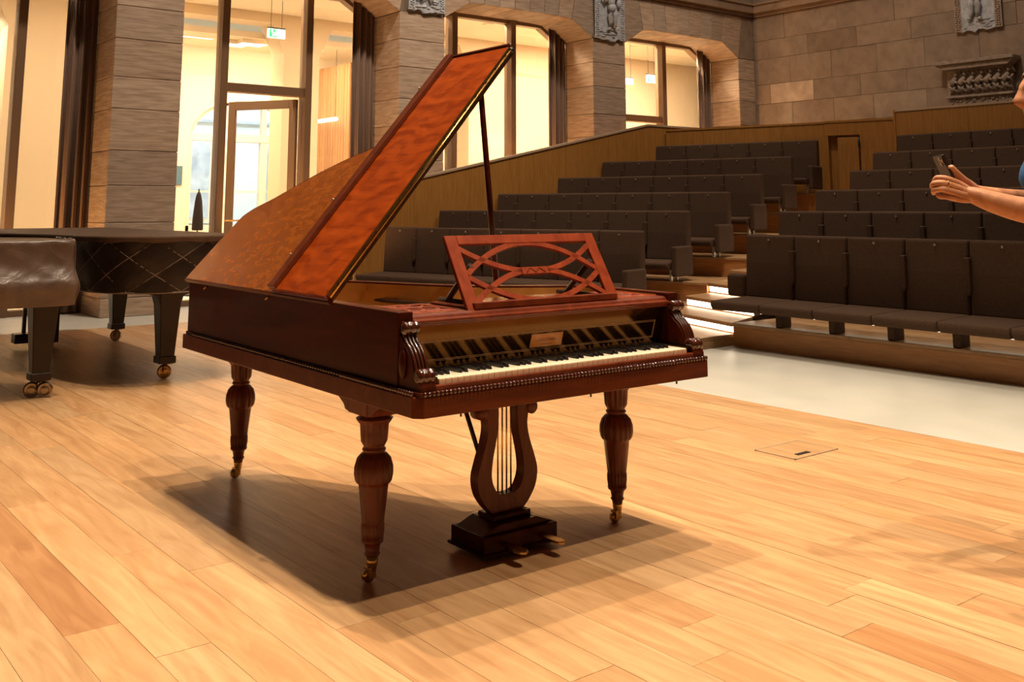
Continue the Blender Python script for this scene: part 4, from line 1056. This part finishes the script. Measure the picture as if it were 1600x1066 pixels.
finger([WR, (1511, 306, D0-.004), (1491, 301, D0-.010), (1473, 295, D0-.026), (1459, 297, D0-.006), (1459, 303, D0+.024)], [.022, .0200, .0150, .0122, .0110, .0090])
finger([WR, (1512, 310, D0-.002), (1494, 310, D0-.008), (1479, 307, D0-.020), (1467, 307, D0-.004), (1465, 303, D0+.020)], [.022, .0190, .0136, .0110, .0098, .0082])
finger([WR, (1510, 298, D0+.022), (1497, 288, D0+.030), (1485, 284, D0+.036)], [.022, .0190, .0140, .0105], 'thumb')
D1 = DP+.02
finger([(1528, 303, DP+.06), (1516, 293, D1+.01), (1503, 281, D1-.045), (1491, 268, D1-.080), (1484, 259, D1-.086)], [.024, .0240, .0170, .0130, .0108], 'thumb', ((1483, 261, D1-.098),))
for k in range(4): finger([(1524, 300, DP+.06), (1512, 286+5*k, D1+.02), (1492, 280+5*k, D1+.03), (1476, 281+5*k, D1+.010)], [.022, .0165, .0112, .009])
rg = MB(); c = cpt(1480, 288.5, D0-.015)
rgp = [c+UP*math.cos(t)*.0128+FWD*math.sin(t)*.0128 for t in [2*math.pi*k/16 for k in range(17)]]
rg.tube([tuple(p) for p in rgp], .0022, 6); rg.build('ring', brass_m, body)
# clothing, hair, face
skin_mesh('shirt', [B(.0, 0, .86), B(.03, 0, 1.05), B(.0, 0, 1.28), B(-.01, 0, 1.42), B(.0, -.20, 1.38), B(.07, -.235, 1.26), B(.0, .20, 1.38), B(.07, .235, 1.26)], [(0, 1), (1, 2), (2, 3), (2, 4), (4, 5), (2, 6), (6, 7)], [(.135, .135), (.178, .165), (.17, .155), (.10, .10), .088, .085, .088, .085], shirt_m, person)
skin_mesh('trousers', [B(0, 0, .90), B(0, -.09, .84), B(.02, -.10, .48), B(-.01, -.11, .10), B(0, .09, .84), B(.02, .10, .48), B(-.01, .11, .10)], [(0, 1), (1, 2), (2, 3), (0, 4), (4, 5), (5, 6)], [(.125, .13), .105, .085, .07, .105, .085, .07], trouser_m, person)
HC = B(.082, 0, 1.602)
def head_mesh():
    vs_ = []; NU, NV = 40, 30
    def g(a, b, a0, b0, wa, wb): return math.exp(-((a-a0)/wa)**2-((b-b0)/wb)**2)
    for v in range(NV+1):
        el = -math.pi/2+math.pi*v/NV
        for u in range(NU):
            az = -math.pi+2*math.pi*u/NU
            jaw = 1-.16*max(0, -math.sin(el))**1.5*(1 if math.cos(az) > -.3 else 1.6)
            f_ = .104*math.cos(el)*math.cos(az)*(1.0 if math.cos(az) > 0 else .98); s_ = .077*math.cos(el)*math.sin(az)*jaw; z_ = .122*math.sin(el)
            aa = abs(az)
            push = .030*g(az, el, 0, -.16, .15, .17)+.014*g(az, el, 0, .10, .13, .22)-.012*g(aa, el, .36, .10, .16, .12)+.006*g(aa, el, .30, .33, .35, .10)+.007*g(az, el, 0, -.52, .30, .06)+.006*g(az, el, 0, -.64, .28, .06)-.004*g(az, el, 0, -.58, .32, .025)+.014*g(az, el, 0, -.95, .45, .20)
            vs_.append(HC+fx*(f_+push*math.cos(az))+sd*(s_+push*math.sin(az))+Vector((0, 0, z_)))
    fs = [(v*NU+u, v*NU+(u+1) % NU, (v+1)*NU+(u+1) % NU, (v+1)*NU+u) for v in range(NV) for u in range(NU)]
    m_ = MB(); m_.add([tuple(p) for p in vs_], fs, None, True); return m_.build('head', skin_m, body)
head_mesh()
def HB(f, s_, z): return HC+fx*f+sd*s_+Vector((0, 0, z))
for s_ in (-1, 1):
    ey = MB(); ey.ball(tuple(HB(.082, s_*.031, .012)), .0125, 12, 8); ey = ey.build('eye', eye_m, body)
    ir = MB(); ir.ball(tuple(HB(.0915, s_*.032, .012)), .0050, 8, 6); ir.build('iris', phone_m, ey)
    ea = MB(); ea.ball(tuple(HB(-.005, s_*.079, .0)), (.020, .020, .032), 12, 8); ea.build('ear', skin_m, body)
hr = MB(); hv = []; NU, NV = 36, 20
for v in range(NV+1):
    el = -.15+(math.pi/2+.15)*v/NV
    for u in range(NU):
        az = -math.pi+2*math.pi*u/NU; fr_ = max(0, math.cos(az))
        e2 = max(el, .62*fr_**.6)
        k = 1.06+.02*math.sin(az*9+el*7)
        hv.append(tuple(HC+fx*(.106*k*math.cos(e2)*math.cos(az)-.004)+sd*(.081*k*math.cos(e2)*math.sin(az))+Vector((0, 0, .127*k*math.sin(e2)))))
hr.add(hv, [(v*NU+u, v*NU+(u+1) % NU, (v+1)*NU+(u+1) % NU, (v+1)*NU+u) for v in range(NV) for u in range(NU)], None, True)
hr.build('hair', hair_m, person)
cl = MB(); cl.tube([tuple(B(.0+.085*math.cos(t), .085*math.sin(t), 1.425+.02*math.cos(t)*-1)) for t in [2*math.pi*k/20 for k in range(21)]], .012, 8); cl.build('collar', shirt_m, person)
# phone
ph = empty('phone', cpt(1477, 268, DP-.035)); tag(ph, 'dark smartphone held up in both hands of the person', 'phone')
up_ = (cpt(1467, 247, DP-.03)-cpt(1484, 284, DP-.045)).normalized(); nrm = (-RIGHT*.45-FWD*.9); nrm = (nrm-up_*nrm.dot(up_)).normalized(); acr = up_.cross(nrm)
PM = Matrix(((acr.x, nrm.x, up_.x, 0), (acr.y, nrm.y, up_.y, 0), (acr.z, nrm.z, up_.z, 0), (0, 0, 0, 1)))
PM = PM @ Matrix.Rotation(math.radians(60), 4, 'Z')
MB().box(-.0375, .0375, -.0045, .0045, -.075, .058, PM).build('phone_case', phone_m, ph, .0035, 2)
MB().box(-.035, .035, -.0052, -.0046, -.070, .055, PM).build('screen', screen_m, ph)
cmod = MB(); cmod.box(.002, .034, .0045, .0065, .020, .054, PM); cmod = cmod.build('camera_module', phone_m, ph, .001, 1)
ls = MB()
for (x, z) in ((.011, .045), (.011, .029), (.026, .037)): ls.lathe([(.0068, 0), (.0068, .0025)], 14, PM @ Matrix.Translation((x, .0065, z)) @ Matrix.Rotation(-math.pi/2, 4, 'X'))
ls.build('lenses', lens_m, cmod)
